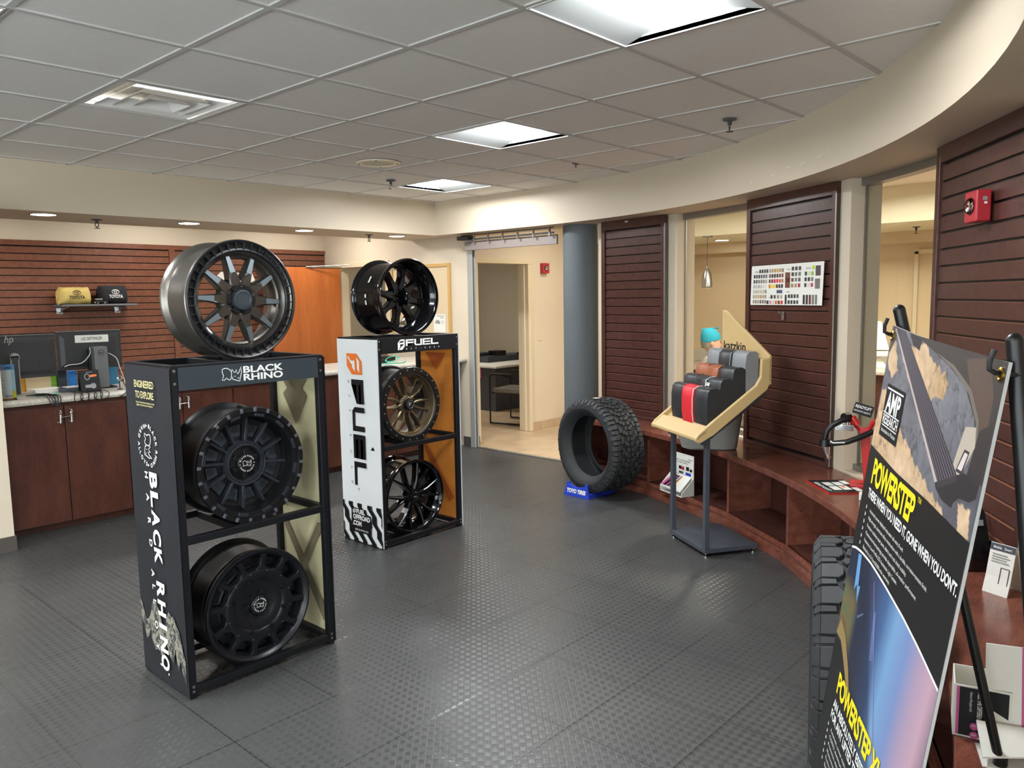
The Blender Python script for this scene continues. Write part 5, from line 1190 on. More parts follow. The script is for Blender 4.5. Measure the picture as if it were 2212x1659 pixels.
m=MB().at(FP2@Matrix.Translation((.45,-.03,.90))).use('steel'); m.box(-.012,.012,-.004,.0,.0,.055); m.tube([(0,-.004,.045),(0,-.02,.045),(-.012,-.03,.048),(.012,-.04,.055)],.004,8); m.box(-.008,.008,-.0045,-.004,.012,.03)
m.build('slat_hook',props=tg('small chrome slat wall hook below the swatch chart','hook'),loc=(FP2@Vector((.45,-.03,.90))))
FP3=WM[p3.name]
def strobe(F,label,w,h,d):
    t=thing('fire_alarm',label,'fire alarm',None,mtx=F); m=MB().at(F).use('redp'); m.box(0,w,-d,0,0,h); m.build('body',parent=t,bevel=.006,segs=3)
    m=MB().at(F).use('glassy'); m.sphere((w*.5,-d,h*.52),1,20,12,(w*.36,.02,h*.27)); m.build('strobe_lens',parent=t)
    m2=MB().at(F@Matrix.Translation((w*.5,0,h*.52))).use('chrome'); m2.lathe([(.001,-d-.001),(w*.24,-d-.001),(w*.3,-d-.004)],20,'y'); m2.cyl((-w*.12,-d-.012,0),(w*.12,-d-.012,0),.004,n=10); m2.build('reflector',parent=t)
    m=MB().at(F).use('whitep'); m.box(w*.99,w+.001,-d*.5,-d*.3,h*.55,h*.62); m.use('greyp'); m.box(w*.99,w+.001,-d*.6,-d*.3,h*.66,h*.78); m.build('plate',parent=t)
M['glassy']=glassmat('clear strobe lens',(.95,.9,.9),1.0)
strobe(FP3@Matrix.Translation((.49,-.03,1.345)),'red fire alarm strobe on the right dark slat panel',.115,.122,.055)
strobe(frame((7.235,6.12,1.872),(1,0,0),ez=(0,0,1)),'red fire alarm strobe on the beige hall wall',.115,.122,.05)
F=frame((7.18,6.12,1.075),(1,0,0),ez=(0,0,1)); t=thing('light_switch','beige light switch plate on the hall wall beside the office door','switch',None,mtx=F)
m=MB().at(F).use('trimbeige'); m.box(0,.075,-.007,0,0,.118); m.build('plate',parent=t,bevel=.003)
m=MB().at(F).use('trimbeige'); m.box(.031,.044,-.016,-.007,.05,.07); m.build('toggle',parent=t)
# bulletin board on the wall by the office
F=frame((5.9,7.25,1.06),(0,-1,0),ez=(0,0,1)); t=thing('bulletin_board','wood framed tan bulletin board on the wall behind the shiny black wheel','board',None,mtx=F); W=1.0; Hh=.915
m=MB().at(F).use('wall2'); m.box(.03,W-.03,-.012,0,.03,Hh-.03); m.build('cork_panel',parent=t)
M['oak']=mat('light oak frame','#c29a5c',.45)
m=MB().at(F).use('oak'); m.box(0,.035,-.025,0,0,Hh); m.box(W-.035,W,-.025,0,0,Hh); m.box(.035,W-.035,-.025,0,0,.035); m.box(.035,W-.035,-.025,0,Hh-.035,Hh); m.build('frame',parent=t,bevel=.002)
F=frame((5.886,6.53,1.225),(0,-1,0),ez=(0,0,1)); t=thing('paper_notice','white paper notice with a truck picture pinned to the bulletin board','notice',None,mtx=F)
m=MB().at(F).use('paper'); m.box(0,.19,-.002,0,0,.2); m.build('sheet',parent=t)
m=MB().at(F@frame((0,-.0025,0),(1,0,0),ez=(0,-1,0))).use('inkblack'); m.text('Daily Job & Job',.06,.175,.011,.02,1,'L',1,0,.11); m.text('Review',.11,.155,.010,.02,1,'L',1,0,.06); m.use('greyp'); m.poly([(.02,.10,0),(.10,.09,0),(.105,.12,0),(.08,.135,0),(.05,.135,0),(.03,.12,0)]); m.quad((.12,.12,0),(.17,.12,0),(.17,.125,0),(.12,.125,0)); m.quad((.12,.10,0),(.17,.10,0),(.17,.105,0),(.12,.105,0)); m.build('print',parent=t)
# orange wooden door standing open
F=frame((5.88,8.24,0),(-1,.06,0),ez=(0,0,1)); 
F=frame((4.95,8.30,0),(.93,-.07,0),ez=(0,0,1)); t=thing('door','orange cherry wood door standing open behind the counter','door',None,mtx=F)
m=MB().at(F).use('door'); m.box(0,.92,-.02,.022,.01,1.995); m.build('leaf',parent=t,bevel=.002)
m=MB().at(F).use('alum'); m.box(.45,.95,-.03,-.02,1.99,2.0); m.tube([(.45,-.03,2.0),(.72,-.10,2.012),(.9,-.25,2.02)],.006,8); m.build('door_closer',parent=t)
m=MB().at(F).use('chrome'); m.cyl((.06,-.02,.98),(.06,-.06,.98),.012,n=12); m.tube([(.06,-.06,.98),(.17,-.06,.98)],.009,10); m.build('handle',parent=t)
# rolling grille at the hall opening
t=thing('rolling_grille','raised metal rolling grille with rods and side track at the hall opening','grille',(5.78,5.3,0))
M['track']=mat('pale galvanised track','#a9aaa6',.45,.35); M['bar']=mat('taupe grille bar','#857a74',.5)
m=MB().use('track'); m.box(5.868,5.884,5.90,5.968,.0,2.22); m.box(5.915,5.93,5.90,5.968,.0,2.22); m.use('greym'); m.box(5.884,5.915,5.93,5.968,.0,2.2); m.build('side_track',parent=t,bevel=.002)
m=MB().use('bar'); m.box(5.80,5.825,4.70,5.93,2.085,2.175); m.build('bottom_bar',parent=t,bevel=.004)
m=MB().use('black'); m.box(5.70,5.80,5.78,5.94,2.185,2.225); m.build('guide_block',parent=t,bevel=.004)
for z,r in ((2.19,.008),(2.236,.005)):
    m=MB().use('greym'); m.tube([(5.76,4.70,z),(5.76,5.93,z)],r,8); m.build('rod',parent=t)
for k in range(6):
    y=4.75+.2*k; m=MB().use('alum'); m.box(5.752,5.768,y-.006,y+.006,2.165,2.245); m.cyl((5.75,y,2.168),(5.77,y,2.168),.009,n=10); m.build('link',parent=t)
# ------------------------------------------------------------------ slat wall shelf behind the counter
F=frame((2.713,8.575,1.575),(1,0,0),ez=(0,0,1)); t=thing('wall_shelf','dark grey wall shelf holding rolled shirts behind the counter','shelf',None,mtx=F)
m=MB().at(F).use('greysteel'); m.box(0,.713,-.26,0,.0,.022); m.build('board',parent=t,bevel=.006,segs=3)
for x in (.05,.60):
    m=MB().at(F).use('steel'); m.loft([[(x,-.24,-.008),(x+.016,-.24,-.008),(x+.016,-.24,.0),(x,-.24,.0)],[(x,0,-.06),(x+.016,0,-.06),(x+.016,0,.0),(x,0,.0)]]); m.box(x-.02,x+.036,-.006,.0,-.075,-.01); m.build('bracket',parent=t,bevel=.002)
def shirt(F,w,h,d,mt,ink,label,z):
    t=thing('rolled_shirt',label,'shirt',None,mtx=F); m=MB().at(F).use(mt); rings=[]; n=28
    for j in range(13):
        x=-w/2+w*j/12; e=min(1,min(j,12-j)/1.6+.55); ring=[]
        for k in range(n):
            a=2*PI*k/n; ca,sa=cos(a),sin(a); rr=(abs(ca)**3.2+abs(sa)**3.2)**(-1/3.2)*(1+.035*sin(5*a+j*.9)+.02*sin(3*a-j*1.7))
            ring.append((x,ca*rr*d/2*e,h/2+sa*rr*h/2*(.5+.5*e)))
        zmin=min(p[2] for p in ring); rings.append([(a,b,c-zmin*1.0) for a,b,c in ring])
    m.loft(rings,True,True,True); m.build('roll',parent=t,sharp=80)
    for s in (-1,1):
        m=MB().at(F).use(mt); m.tube([(s*(w/2+.001),.035*cos(q*.55)*(1-q/22),h/2+h*.36*sin(q*.55)*(1-q/22)) for q in range(18)],.006,6); m.build('rolled_end',parent=t)
    m=MB().at(F@frame((0,-d/2*1.06-.004,h*.5),(1,0,0),ez=(0,-1,.12))).use(ink)
    m.text('TOYOTA',0,-.030,.032,.03,1,'C',1,0,w*.5)
    def ell(cx,cy,a,b): return [(cx+a*cos(2*PI*k/28),cy+b*sin(2*PI*k/28)) for k in range(28)]
    m.stroke(ell(0,.032,.034,.0215),.005,True); m.stroke(ell(0,.043,.021,.010),.004,True); m.stroke(ell(0,.032,.0095,.020),.004,True); m.build('print',parent=t)
shirt(Matrix.Translation((2.862,8.44,1.597)),.285,.165,.19,'shirty','inkblack','yellow rolled shirt with dark lettering on the wall shelf',0)
shirt(Matrix.Translation((3.225,8.44,1.597)),.265,.178,.19,'shirtb','whitep','black rolled shirt with white lettering on the wall shelf',0)
F=Matrix.Translation((3.075,8.335,1.597)); t=thing('toy_car','tiny black and white toy car between the rolled shirts','toy',None,mtx=F)
m=MB().at(F@frame((0,-.016,0),(1,0,0),ez=(0,-1,0))).use('black'); m.prism([(-.052,.012),(.052,.012),(.054,.026),(.03,.029),(.018,.03),(-.05,.03)],-.034,0); m.build('body',parent=t,bevel=.003)
m=MB().at(F@frame((0,-.016,0),(1,0,0),ez=(0,-1,0))).use('whiteplastic'); m.prism([(-.048,.046),(.012,.046),(.014,.051),(-.048,.051)],-.033,-.001); m.box(-.056,-.05,.012,.02,-.03,-.004); m.box(.05,.056,.012,.02,-.03,-.004); m.use('black'); m.prism([(-.046,.03),(.02,.03),(.012,.046),(-.046,.046)],-.031,-.003); m.build('cabin',parent=t)
for x in (-.032,.032):
    for y in (-.018,.014):
        m=MB().at(F).use('black'); m.cyl((x,y,.0115),(x,y+.006,.0115),.0115,n=16); m.use('bolt'); m.cyl((x,y-.0008,.0115),(x,y,.0115),.006,n=12); m.build('wheel',parent=t)
# white sign on the slat wall behind the first rack
F=frame((4.43,8.56,1.72),(1.0,0,0),ez=(0,0,1)); t=thing('wall_sign','white rounded sign on the cherry slat wall seen through the gunmetal wheel','sign',None,mtx=F)
m=MB().at(F@frame((0,0,0),(1,0,0),ez=(0,-1,0))).use('whiteplastic'); m.prism([(.03,0),(.44,.02),(.48,.1),(.44,.2),(.05,.22),(0,.18),(0,.05)],0,.006); m.build('plate',parent=t,bevel=.002)
m=MB().at(F@frame((0,-.0066,0),(1,0,0),ez=(0,-1,0))).use('inkblack'); m.text('V',.20,.14,.055,.04,1,'L'); m.text('N',.30,.14,.055,.04,1,'L'); m.build('lettering',parent=t)
m=MB().at(frame((4.80,8.56,1.40),(1,0,0),ez=(0,0,1))).use('paper'); m.box(0,.10,-.003,0,0,.06); m.build('paper_card',props=tg('small white card on the slat wall below the white sign','card'),loc=(4.8,8.56,1.4))
# ------------------------------------------------------------------ things on the service counter
CT=.957
def monitor(x0,x1,z0,z1,y,label,rz=0.0):
    F=Matrix.Translation(((x0+x1)/2,y,CT))@Matrix.Rotation(rz,4,'Z'); t=thing('monitor',label,'monitor',None,mtx=F); w=(x1-x0)/2; a,b=z0-CT,z1-CT
    m=MB().at(F).use('screen'); m.box(-w,w,.0,.018,a,b); m.loft([[(-w*.94,.0,a+.02),(w*.94,.0,a+.02),(w*.94,.0,b-.02),(-w*.94,.0,b-.02)],[(-w*.8,-.016,a+.05),(w*.8,-.016,a+.05),(w*.8,-.016,b-.05),(-w*.8,-.016,b-.05)]]); m.build('back_shell',parent=t,bevel=.003)
    m=MB().at(F).use('alum'); m.box(-w-.001,w+.001,.010,.016,b-.001,b+.003); m.build('top_edge',parent=t)
    return t,F
t,F=monitor(1.50,2.028,1.073,1.383,6.42,'left monitor seen from behind on the service counter')
m=MB().at(F@frame((-.03,-.0172,.32),(1,0,0),ez=(0,-1,0))).use('steel'); m.text('hp',-.04,.058,.05,.02,.85,'L',1,.28); m.build('badge',parent=t)
m=MB().at(F).use('screen'); m.box(-.13,.08,-.022,-.016,.17,.29); m.box(.14,.23,-.019,-.016,.18,.25); m.build('vent_plate',parent=t)
m=MB().at(F).use('alum'); m.box(-.05,.005,-.06,-.022,.0,.285); m.use('screen'); m.box(-.042,-.003,-.064,-.06,.01,.275); m.use('alum'); m.cyl((-.02,-.06,.275),(-.02,-.02,.275),.03,n=16); m.box(-.13,.10,-.12,.03,.0,.008); m.build('stand',parent=t,bevel=.002)
t,F=monitor(2.048,2.508,1.105,1.395,6.45,'right monitor with a name strip on its back')
m=MB().at(F).use('paper'); Fn=F@frame((-.11,-.0175,.352),(1,0,0),ez=(0,-1,0)); m.at(Fn@Matrix.Rotation(-.01,4,'Z')); m.box(0,.24,.0,.056,0,.001); m.use('inkblack'); m.at(Fn@Matrix.Translation((0,0,.0015))); m.text('LIZ DETWILER',.12,.017,.022,.01,1,'C',1,0,.15); m.build('name_strip',parent=t)
m=MB().at(F).use('black'); m.box(-.03,.03,-.05,-.01,.0,.30); m.box(-.12,.14,-.10,.06,.0,.01); m.build('stand',parent=t,bevel=.003)
F=Matrix.Translation((2.311,6.33,CT)); t=thing('mini_computer','slim grey upright computer with a round badge beside the right monitor','computer',None,mtx=F)
m=MB().at(F).use('greysteel'); m.box(-.048,.048,-.0,.18,.008,.318); m.build('case',parent=t,bevel=.003)
m=MB().at(F).use('black'); m.box(-.06,.10,-.01,.19,0,.010); m.build('foot',parent=t,bevel=.002)
m=MB().at(F@frame((0,-.001,.272),(1,0,0),ez=(0,-1,0))).use('inkblack'); m.stroke([(.021*cos(2*PI*k/28),.021*sin(2*PI*k/28)) for k in range(28)],.003,True); m.text('DELL',0,-.005,.010,.04,1,'C',1,0,.032); m.build('badge',parent=t)
F=Matrix.Translation((2.157,6.16,CT))@Matrix.Rotation(-.05,4,'Z'); t=thing('product_card','black counter card with pictures of engine parts','card',None,mtx=F)
m=MB().at(F).use('inkblack'); m.loft([[(x,-.02,0),(x,-.016,0),(x,.022,.16),(x,.018,.16)] for x in (-.066,.066)]); m.loft([[(x,.055,0),(x,.058,0),(x,.024,.158),(x,.021,.158)] for x in (-.066,.066)]); m.build('board',parent=t)
m=MB().at(F@frame((-.066,-.0212,0),(1,0,0),ez=(0,-1,.24))).use('greyp'); m.quad((.045,.146,.001),(.09,.146,.001),(.09,.150,.001),(.045,.150,.001)); m.stroke([(.05+.016*cos(2*PI*k/16),.115+.022*sin(2*PI*k/16)) for k in range(16)],.006,True); m.use('orangep'); m.quad((.07,.11,.001),(.115,.115,.001),(.115,.13,.001),(.07,.128,.001)); m.use('greyp'); m.quad((.03,.035,.001),(.10,.03,.001),(.10,.06,.001),(.03,.055,.001)); m.stroke([(.085+.016*cos(2*PI*k/16),.046+.018*sin(2*PI*k/16)) for k in range(16)],.006,True); m.build('print',parent=t)
F=Matrix.Translation((1.582,6.12,CT)); t=thing('price_flyer','printed flyer with blue and yellow border standing at the left counter end','flyer',None,mtx=F)
m=MB().at(F).use('acrylic'); m.box(-.12,.085,-.004,-.002,0,.245); m.box(-.12,.085,-.03,.06,0,.003); m.build('holder',parent=t)
m=MB().at(F).use('print'); Ff=F@frame((-.12,-.0015,0),(1,0,0),ez=(0,-1,0)); m.at(Ff)
for x0,x1,y0,y1,c in ((0,.205,.205,.243,'#3f8fd0'),(.182,.205,.06,.205,'#9fc6d0'),(.182,.205,.0,.06,'#d9c63a'),(0,.205,0,.012,'#c9713a'),(0,.182,.012,.205,'#d8d8d4')): m.col=lin(c); m.quad((x0,y0,0),(x1,y0,0),(x1,y1,0),(x0,y1,0))
m.use('greyp')
for k in range(9): m.quad((.02,.04+.016*k,.0006),(.15-.02*(k%3),.04+.016*k,.0006),(.15-.02*(k%3),.043+.016*k,.0006),(.02,.043+.016*k,.0006))
m.use('redp'); m.at(Ff@Matrix.Translation((0,0,.0008))).text('FREE',.085,.212,.016,.03,1,'L',1,0,.05); m.use('inkblack'); m.text('LAB',.145,.212,.018,.03,1,'L',1,0,.04); m.text('PRICE',.14,.022,.010,.03,1,'L',1,0,.04); m.build('sheet',parent=t)
def slab(name,label,cat,x,y,w,d,h,mt,rz=0,group=None,z=CT,lean=0.0):
    F=Matrix.Translation((x,y,z))@Matrix.Rotation(rz,4,'Z'); m=MB().at(F).use(mt); m.box(-w/2,w/2,-d/2,d/2,0,h); m.build(name,props=tg(label,cat,group),loc=(x,y,z),bevel=.002)
M['folderO']=mat('orange folder','#e0a02e',.6); M['folderG']=mat('green folder','#86c23c',.6); M['manila']=mat('manila card','#d9c39a',.6); M['bluep']=mat('blue folder','#2f86d6',.5); M['silverp']=mat('glossy printed brochure','#2d6f8f',.4)
slab('folder','orange folder standing behind the left monitor','folder',1.83,6.62,.14,.02,.14,'folderO')
slab('envelope','pale envelope standing between the orange and green folders','envelope',1.95,6.60,.17,.012,.115,'manila')
slab('folder','bright green folder standing beside the pale envelope','folder',2.045,6.63,.10,.015,.135,'folderG')
slab('file_box','blue box standing behind the black counter card','box',2.19,6.62,.055,.05,.13,'bluep')
slab('file_box','grey box leaning behind the right monitor stand','box',2.11,6.60,.06,.04,.15,'slate')
slab('file_box','yellow box standing right of the grey computer','box',2.43,6.62,.03,.05,.15,'yellowp')
slab('brochure_stand','blue and green brochure standing at the rack end of the counter','brochure',2.49,6.60,.07,.02,.165,'silverp')
slab('tape_roll_tray','white paper tray with papers in front of the folders','tray',1.94,6.42,.19,.12,.03,'whiteplastic',.1)
slab('notebook','dark notebook with orange tape on the counter below the monitors','notebook',2.09,6.33,.17,.12,.03,'greym',-.08)
slab('paper_pad','small stack of white papers on top of the dark notebook','paper',2.08,6.33,.09,.08,.008,'paper',.1,None,CT+.03)
m=MB().use('teal'); m.cyl((1.80,6.17,CT+.006),(1.95,6.20,CT+.006),.005,n=8); m.use('whitep'); m.cyl((1.86,6.182,CT+.006),(1.92,6.194,CT+.006),.0062,n=8); m.build('pen',props=tg('teal and white pen lying on the counter front','pen'),loc=(1.87,6.18,CT))
t=thing('computer_mouse_scanner','chrome ringed desk microphone beside the grey computer','desk accessory',(2.36,6.15,CT))
m=MB().at(WM[t.name]).use('black'); m.tube([(0,.0,.0),(0,.0,.05),(.0,-.01,.08)],.004,8); m.lathe([(.02,0),(.018,.006),(.004,.008)],16); m.build('stem',parent=t)
m=MB().at(WM[t.name]@Matrix.Translation((0,-.012,.085))).use('chrome'); m.lathe([(.001,-.004),(.012,-.006),(.02,0),(.012,.006),(.001,.005)],20,'y'); m.build('head',parent=t)
def cable(pts,r,mt,label,group):
    P=[Vector(p) for p in pts]; out=[]
    for i in range(len(P)-1):
        a=P[max(i-1,0)]; b=P[i]; c=P[i+1]; d=P[min(i+2,len(P)-1)]
        for k in range(6):
            q=k/6; out.append(.5*((2*b)+(-a+c)*q+(2*a-5*b+4*c-d)*q*q+(-a+3*b-3*c+d)*q**3))
    out.append(P[-1]); m=MB().use(mt); m.tube(out,r,6); m.build('cable',props=tg(label,'cable',group),loc=P[0])
rnd=random.Random(4)
for k in range(3):
    x=1.82+.018*k; cable([(x-.06,6.25,CT+.006),(x,6.10,CT+.012+.004*k),(x+.01,6.03,CT+.004),(x+.02,6.012,CT-.03),(x+.035,6.008,CT-.055-.006*k),(x+.05,6.012,CT-.03),(x+.05,6.05,CT+.008),(x+.02,6.3,CT+.006)],.0035,'black','thin black cable looping over the counter edge by the flyer','cables over the counter edge by the flyer')
for k in range(5):
    x=2.02+.045*k+rnd.uniform(-.01,.01); cable([(x+.03,6.22,CT+.006+.003*k),(x+.01,6.08,CT+.012),(x-.01,6.03,CT+.003),(x-.02,6.010,CT-.03),(x-.005+.02*(k%2),6.008,CT-.045),(x+.03,6.012,CT-.03),(x+.04,6.04,CT+.006),(x+.02,6.24,CT+.008)],.003,'black','thin black cable looping over the counter edge under the right monitor','cables over the counter edge under the right monitor')
cable([(2.25,6.38,1.27),(2.24,6.36,1.22),(2.18,6.36,1.16),(2.10,6.38,1.15),(2.06,6.36,1.14)],.003,'cordw','grey cable hung across the back of the right monitor','monitor cables')
cable([(2.39,6.40,1.22),(2.43,6.36,1.18),(2.445,6.34,1.10),(2.47,6.33,1.0),(2.46,6.3,CT+.005)],.003,'cordw','grey cable curving down right of the grey computer','monitor cables')
cable([(2.37,6.14,CT+.08),(2.385,6.11,CT+.03),(2.37,6.05,CT+.004),(2.34,6.015,CT-.02),(2.30,6.01,CT-.04)],.0035,'black','black cord hanging from the chrome ringed microphone',None)
# far part of the counter, seen through the white sided rack
for k,(x,y,w_,h_,mt,l) in enumerate(((4.86,6.55,.12,.05,'whiteplastic','white card reader on the counter behind the white sided rack'),(5.0,6.6,.16,.06,'paper','stack of white papers on the counter behind the white sided rack'),(5.16,6.5,.18,.05,'black','black network box on the counter behind the white sided rack'),(4.93,6.36,.2,.03,'black','flat black device on the counter behind the white sided rack'))):
    slab('counter_device',l,'device',x,y,w_,.13,h_,mt)
cable([(5.03+.075*cos(q*.7)*(1+.1*sin(q)),6.22+.05*sin(q*.7),CT+.02+.045*(.5+.5*sin(q*.7+1))) for q in range(20)],.004,'teal','coiled teal cable on the counter seen through the white sided rack',None)
cable([(4.86,6.18,CT+.006),(4.95,6.12,CT+.008),(5.05,6.10,CT+.006),(5.15,6.16,CT+.01),(5.22,6.24,CT+.02)],.005,'teal','teal cable end lying at the counter edge behind the white sided rack',None)
# ------------------------------------------------------------------ office behind the hall
F=Matrix.Translation((8.55,7.95,0)); t=thing('office_desk','dark office desk with a pale top seen through the doorway','desk',None,mtx=F)
m=MB().at(F).use('paper'); m.box(-.66,.9,-.45,.75,.612,.64); m.build('desk_top',parent=t,bevel=.004)
for a,b,c,d in ((-.62,-.60,-.40,.7),(-.60,.85,-.40,-.38),(.83,.85,-.38,.7)):
    m=MB().at(F).use('greym'); m.box(a,b,c,d,.0,.612); m.build('panel',parent=t)
m=MB().at(F).use('pink'); m.box(-.63,-.62,-.13,-.02,.46,.6); m.use('paper'); m.box(-.632,-.63,-.115,-.035,.475,.585); m.build('sticker',parent=t)
for k,(n,x,y,w_,d_,h_,mt,l,z) in enumerate((('desk_shelf',8.75,8.2,.9,.3,.09,'greym','dark raised shelf on the office desk',.64),('desk_phone',8.62,8.16,.2,.18,.07,'black','black desk phone on the office desk shelf',.73),('papers',8.15,7.62,.25,.2,.006,'paper','white papers on the front of the office desk',.64),('power_strip',9.0,7.95,.28,.06,.035,'black','black power strip on the office desk',.73),('paper_tray',8.35,8.3,.3,.2,.05,'greym','grey paper tray at the left of the office desk',.73),('charger',9.15,7.75,.08,.06,.08,'whiteplastic','white charger at the right end of the office desk',.64))):
    slab(n,l,n.replace('_',' '),x,y,w_,d_,h_,mt,0,None,z)
cable([(8.95,7.9,.766),(8.97,7.88,.86),(9.03,7.88,.87),(9.06,7.92,.80),(9.05,7.93,.766)],.008,'cordw','white cable looping up from the office power strip',None)
slab('wall_cabinet','tall dark grey cabinet at the left inside the office','cabinet',8.15,8.85,.10,.3,1.75,'greym',0,None,0)
F=frame((7.10,6.86,0),(.2,-1,0),ez=(0,0,1)); t=thing('guest_chair','black sled base guest chair in the office doorway','chair',None,mtx=F)
for y in (0,.5):
    m=MB().at(F).use('black'); m.tube([(.0,y,.02),(.5,y,.02),(.5,y,.02)],.012,8); m.tube([(.5,y,.02),(.0,y,.02),(.0,y,.6),(.03,y,.635),(.12,y,.64),(.35,y,.59),(.5,y,.56)],.012,10); m.build('side_frame',parent=t)
    m=MB().at(F).use('black'); m.box(.06,.34,y-.02,y+.02,.625,.65); m.build('arm_pad',parent=t,bevel=.008)
m=MB().at(F).use('cloth'); m.box(.02,.52,.03,.47,.40,.46); m.build('seat',parent=t,bevel=.02,segs=3)
m=MB().at(F).use('black'); m.tube([(.03,.0,.40),(.03,.5,.40)],.01,8); m.tube([(.5,.0,.40),(.5,.5,.40)],.01,8); m.build('seat_bar',parent=t)
m=MB().at(F).use('cloth'); m.box(.48,.53,.03,.47,.5,.85); m.build('backrest',parent=t,bevel=.02,segs=3)
# ------------------------------------------------------------------ lounge behind the windows
t=thing('pendant_lamp','brushed metal pendant lamp hanging in the lounge behind the window','lamp',(8.21,4.45,2.25)); O=WM[t.name]
m=MB().at(O).use('steel'); m.lathe([(.05,-.585),(.062,-.57),(.060,-.50),(.045,-.42),(.022,-.37),(.012,-.355),(.008,-.34)],28); m.build('shade',parent=t)
m=MB().at(O).use('greym'); m.cyl((0,0,-.345),(0,0,0),.003,n=6); m.build('cord',parent=t)
m=MB().at(O).use('alum'); m.lathe([(.06,0),(.058,-.012),(.01,-.018)],24); m.build('canopy',parent=t)
m=MB().at(O).use('lampdown'); m.lathe([(.045,-.572),(.001,-.568)],20); m.build('bulb',parent=t)
F=Matrix.Translation((9.15,3.9,0)); t=thing('lounge_counter','pale topped lounge counter with backsplash and cherry front','counter',None,mtx=F)
m=MB().at(F).use('cab'); m.box(-.35,.4,-2.6,2.1,0,.66); m.build('body',parent=t)
m=MB().at(F).use('counter'); m.box(-.4,.43,-2.62,2.12,.66,.70); m.box(.40,.43,-2.62,2.12,.70,.85); m.build('worktop',parent=t,bevel=.006)
F=Matrix.Translation((8.2,2.6,0)); t=thing('lounge_table','cherry side table in the lounge behind the second window','table',None,mtx=F)
m=MB().at(F).use('counter'); m.box(-.35,.35,-.6,.35,.80,.84); m.build('table_top',parent=t,bevel=.008)
m=MB().at(F).use('cab'); m.box(-.3,.3,-.55,.3,0,.80); m.build('cabinet',parent=t)
F=bframe(8.22,2.60,.84); t=thing('display_pedestal','white angular payment terminal stand on the lounge table','terminal',None,mtx=F)
m=MB().at(F).use('whiteplastic'); m.loft([[(-.10,-.06,.0),(.12,-.06,.0),(.12,.06,.0),(-.10,.06,0)],[(-.07,-.05,.10),(.06,-.05,.10),(.06,.05,.10),(-.07,.05,.1)]]); m.build('base',parent=t,bevel=.006)
m=MB().at(F).use('whiteplastic'); m.loft([[(-.10,-.10,.12),(.14,-.10,.12),(.14,.02,.14),(-.10,.02,.14)],[(-.10,-.10,.16),(.16,-.10,.16),(.16,.03,.18),(-.10,.03,.18)]]); m.build('tray',parent=t,bevel=.006)
m=MB().at(F).use('whiteplastic'); m.loft([[(-.11,-.06,.18),(.13,-.06,.18),(.13,.03,.18),(-.11,.03,.18)],[(-.09,.04,.46),(.05,.04,.46),(.05,.08,.46),(-.09,.08,.46)]]); m.build('screen_back',parent=t,bevel=.008)
m=MB().use('trimbeige'); 
for a,b,c,d in ((2.60,2.64,0,2.03),(1.72,1.76,0,2.03),(1.72,2.64,2.0,2.05)): m.box(9.57,9.6,a,b,c,d)
m.build('trim_4',props=ST)
slab('wall_notice','white notice sheets on the lounge wall seen through the second window','notice',9.57,2.25,.01,.2,.3,'paper',0,None,1.35)
slab('lounge_bench','cherry bench seat in the lounge behind the second window','bench',7.3,1.9,.5,1.6,.42,'door',0,None,0)
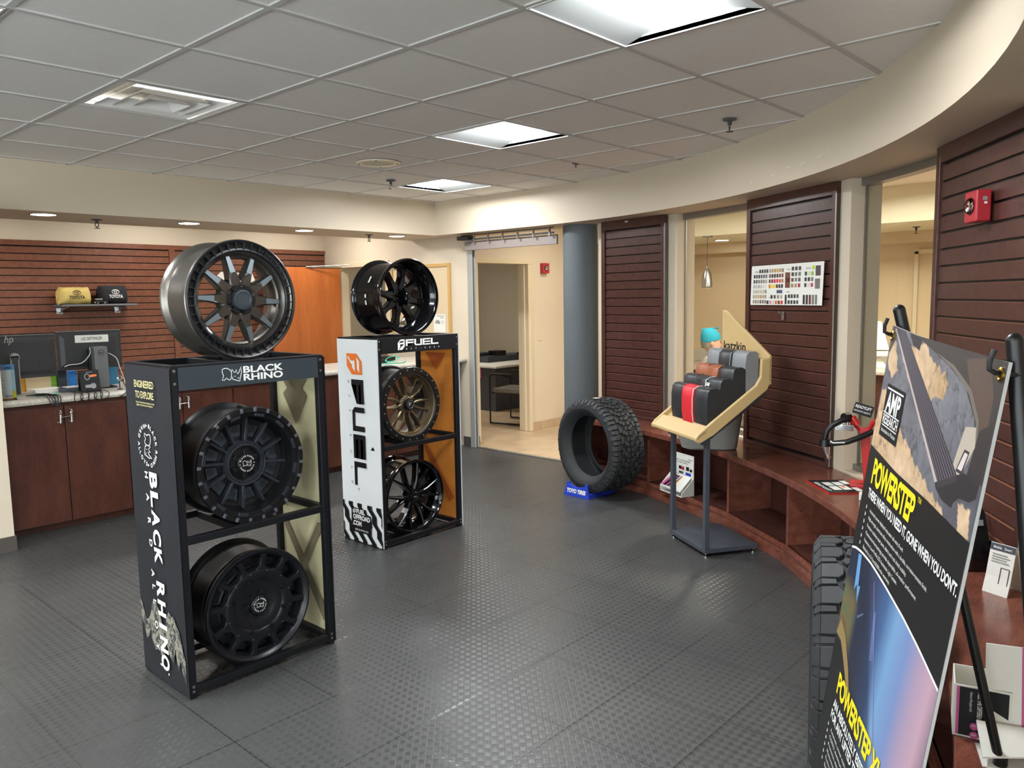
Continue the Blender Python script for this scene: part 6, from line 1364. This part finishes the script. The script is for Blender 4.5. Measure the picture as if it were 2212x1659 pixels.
# seated person: one skinned body, coat and cap as children
def person():
    x,y=7.54,4.055; yaw=0.0
    F=Matrix.Translation((x,y,-.03))@Matrix.Rotation(rad(-48),4,'Z'); t=thing('person','person seated in the lounge wearing a turquoise cap and pale grey coat','person',None,mtx=F)
    P=F.inverted()  # local: x forward, z up
    pts={'pel':(0,0,.50,.13),'spine':(-.02,0,.66,.125),'chest':(0,0,.84,.14),'neck':(.02,0,.965,.055),'nk2':(.035,0,1.01,.052),
     'shl':(0,.17,.90,.07),'ell':(.10,.23,.68,.048),'wrl':(.32,.16,.62,.03),'shr':(0,-.17,.90,.07),'elr':(.10,-.23,.68,.048),'wrr':(.32,-.16,.62,.03),
     'hil':(.03,.09,.47,.10),'knl':(.42,.10,.47,.065),'anl':(.40,.10,.09,.042),'tol':(.55,.11,.035,.035),'hir':(.03,-.09,.47,.10),'knr':(.42,-.10,.47,.065),'anr':(.40,-.10,.09,.042),'tor':(.55,-.11,.035,.035)}
    ed=[('pel','spine'),('spine','chest'),('chest','neck'),('neck','nk2'),('chest','shl'),('shl','ell'),('ell','wrl'),('chest','shr'),('shr','elr'),('elr','wrr'),('pel','hil'),('hil','knl'),('knl','anl'),('anl','tol'),('pel','hir'),('hir','knr'),('knr','anr'),('anr','tor')]
    ks=list(pts); me=bpy.data.meshes.new('body'); me.from_pydata([pts[k][:3] for k in ks],[(ks.index(a),ks.index(b)) for a,b in ed],[])
    me.materials.append(M['coat']); o=bpy.data.objects.new('coat',me); COL.objects.link(o); o.parent=t
    sk=o.modifiers.new('skin','SKIN'); 
    if not me.skin_vertices: me.skin_vertices.new() if hasattr(me.skin_vertices,'new') else None
    for i,k in enumerate(ks):
        sv=me.skin_vertices[0].data[i]; r=pts[k][3]; sv.radius=(r,r); sv.use_root=(k=='pel')
    sk.use_smooth_shade=True; o.modifiers.new('sub','SUBSURF').levels=2; o.modifiers['sub'].render_levels=2
    WM[o.name]=F
    m=MB().at(F).use('skin'); rings=[]; hz=1.0
    # head: stacked rings, chin to crown, facing +x
    for z,a,b,dx in ((1.005,.045,.045,.03),(1.02,.06,.05,.045),(1.045,.082,.062,.04),(1.08,.092,.07,.032),(1.115,.095,.074,.028),(1.15,.096,.075,.024),(1.185,.092,.072,.02),(1.215,.078,.06,.016),(1.235,.05,.04,.014),(1.242,.012,.01,.014)):
        rings.append([(dx+a*cos(q)*(1.0 if cos(q)<0 else 1.0),b*sin(q),z) for q in [2*PI*k/24 for k in range(24)]])
    m.loft(rings,True,True,True)
    m.loft([[(.118,.008,1.135),(.118,-.008,1.135),(.12,0,1.14)],[(.145,.014,1.095),(.145,-.014,1.095),(.15,0,1.102)],[(.12,.012,1.085),(.12,-.012,1.085),(.12,0,1.09)]],True,True,True)
    for s in (1,-1): m.sphere((.015,s*.076,1.115),1,10,8,(.018,.008,.03)); 
    for s in (1,-1):
        # hands: palm and five fingers resting on the lap
        m.sphere((.36,s*.155,.615),1,12,8,(.05,.038,.016))
        for k in range(4): m.tube([(.395,s*(.135+.013*k),.617),(.43+.006*(k in(1,2)),s*(.134+.013*k),.612),(.455+.008*(k in(1,2)),s*(.134+.013*k),.598)],[.009,.0085,.007],6)
        m.tube([(.345,s*.125,.618),(.37,s*.108,.612),(.395,s*.105,.605)],[.0105,.009,.008],6)
    m.build('body',parent=t)
    m=MB().at(F).use('inkblack'); 
    for s in (1,-1): m.sphere((.112,s*.03,1.128),1,8,6,(.008,.012,.007))
    m.use('redp'); m.sphere((.115,0,1.062),1,8,6,(.008,.022,.004)); m.build('face_features',parent=t)
    m=MB().at(F).use('hair'); rings=[]
    for z,a,b in ((1.06,.09,.072),(1.09,.098,.079),(1.13,.101,.081),(1.16,.10,.08)):
        rings.append([(.012+a*cos(q),b*sin(q),z) for q in [PI*.55+PI*.9*k/14 for k in range(15)]])
    m.loft(rings,False,False,True); m.build('hair',parent=t)
    m=MB().at(F).use('cap'); rings=[]
    for z,a,b,dx in ((1.135,.104,.085,.018),(1.16,.106,.087,.016),(1.20,.102,.083,.012),(1.235,.085,.07,.006),(1.262,.055,.045,.0),(1.272,.015,.012,-.002)):
        rings.append([(dx+a*cos(q),b*sin(q),z+.02*cos(q)*(z<1.17)) for q in [2*PI*k/24 for k in range(24)]])
    m.loft(rings,True,True,True); m.tube([(.01+.1*cos(q),.084*sin(q),1.262+.006*cos(q)) for q in [2*PI*k/20 for k in range(12)]],.006,6); m.build('cap',parent=t)
    return t
person()
F=Matrix.Translation((7.54,4.055,-.0))@Matrix.Rotation(rad(-48),4,'Z'); t=thing('lounge_chair','low lounge chair under the seated person','chair',None,mtx=F)
m=MB().at(F).use('cloth'); m.box(-.2,.35,-.27,.27,.22,.36); m.build('seat',parent=t,bevel=.02)
m=MB().at(F).use('cloth'); m.box(-.28,-.2,-.27,.27,.22,.72); m.build('backrest',parent=t,bevel=.02)
for a,b in ((-.22,-.23),(-.22,.23),(.3,-.23),(.3,.23)):
    m=MB().at(F).use('cab'); m.cyl((a,b,0),(a,b,.22),.018,.022,10); m.build('leg',parent=t)
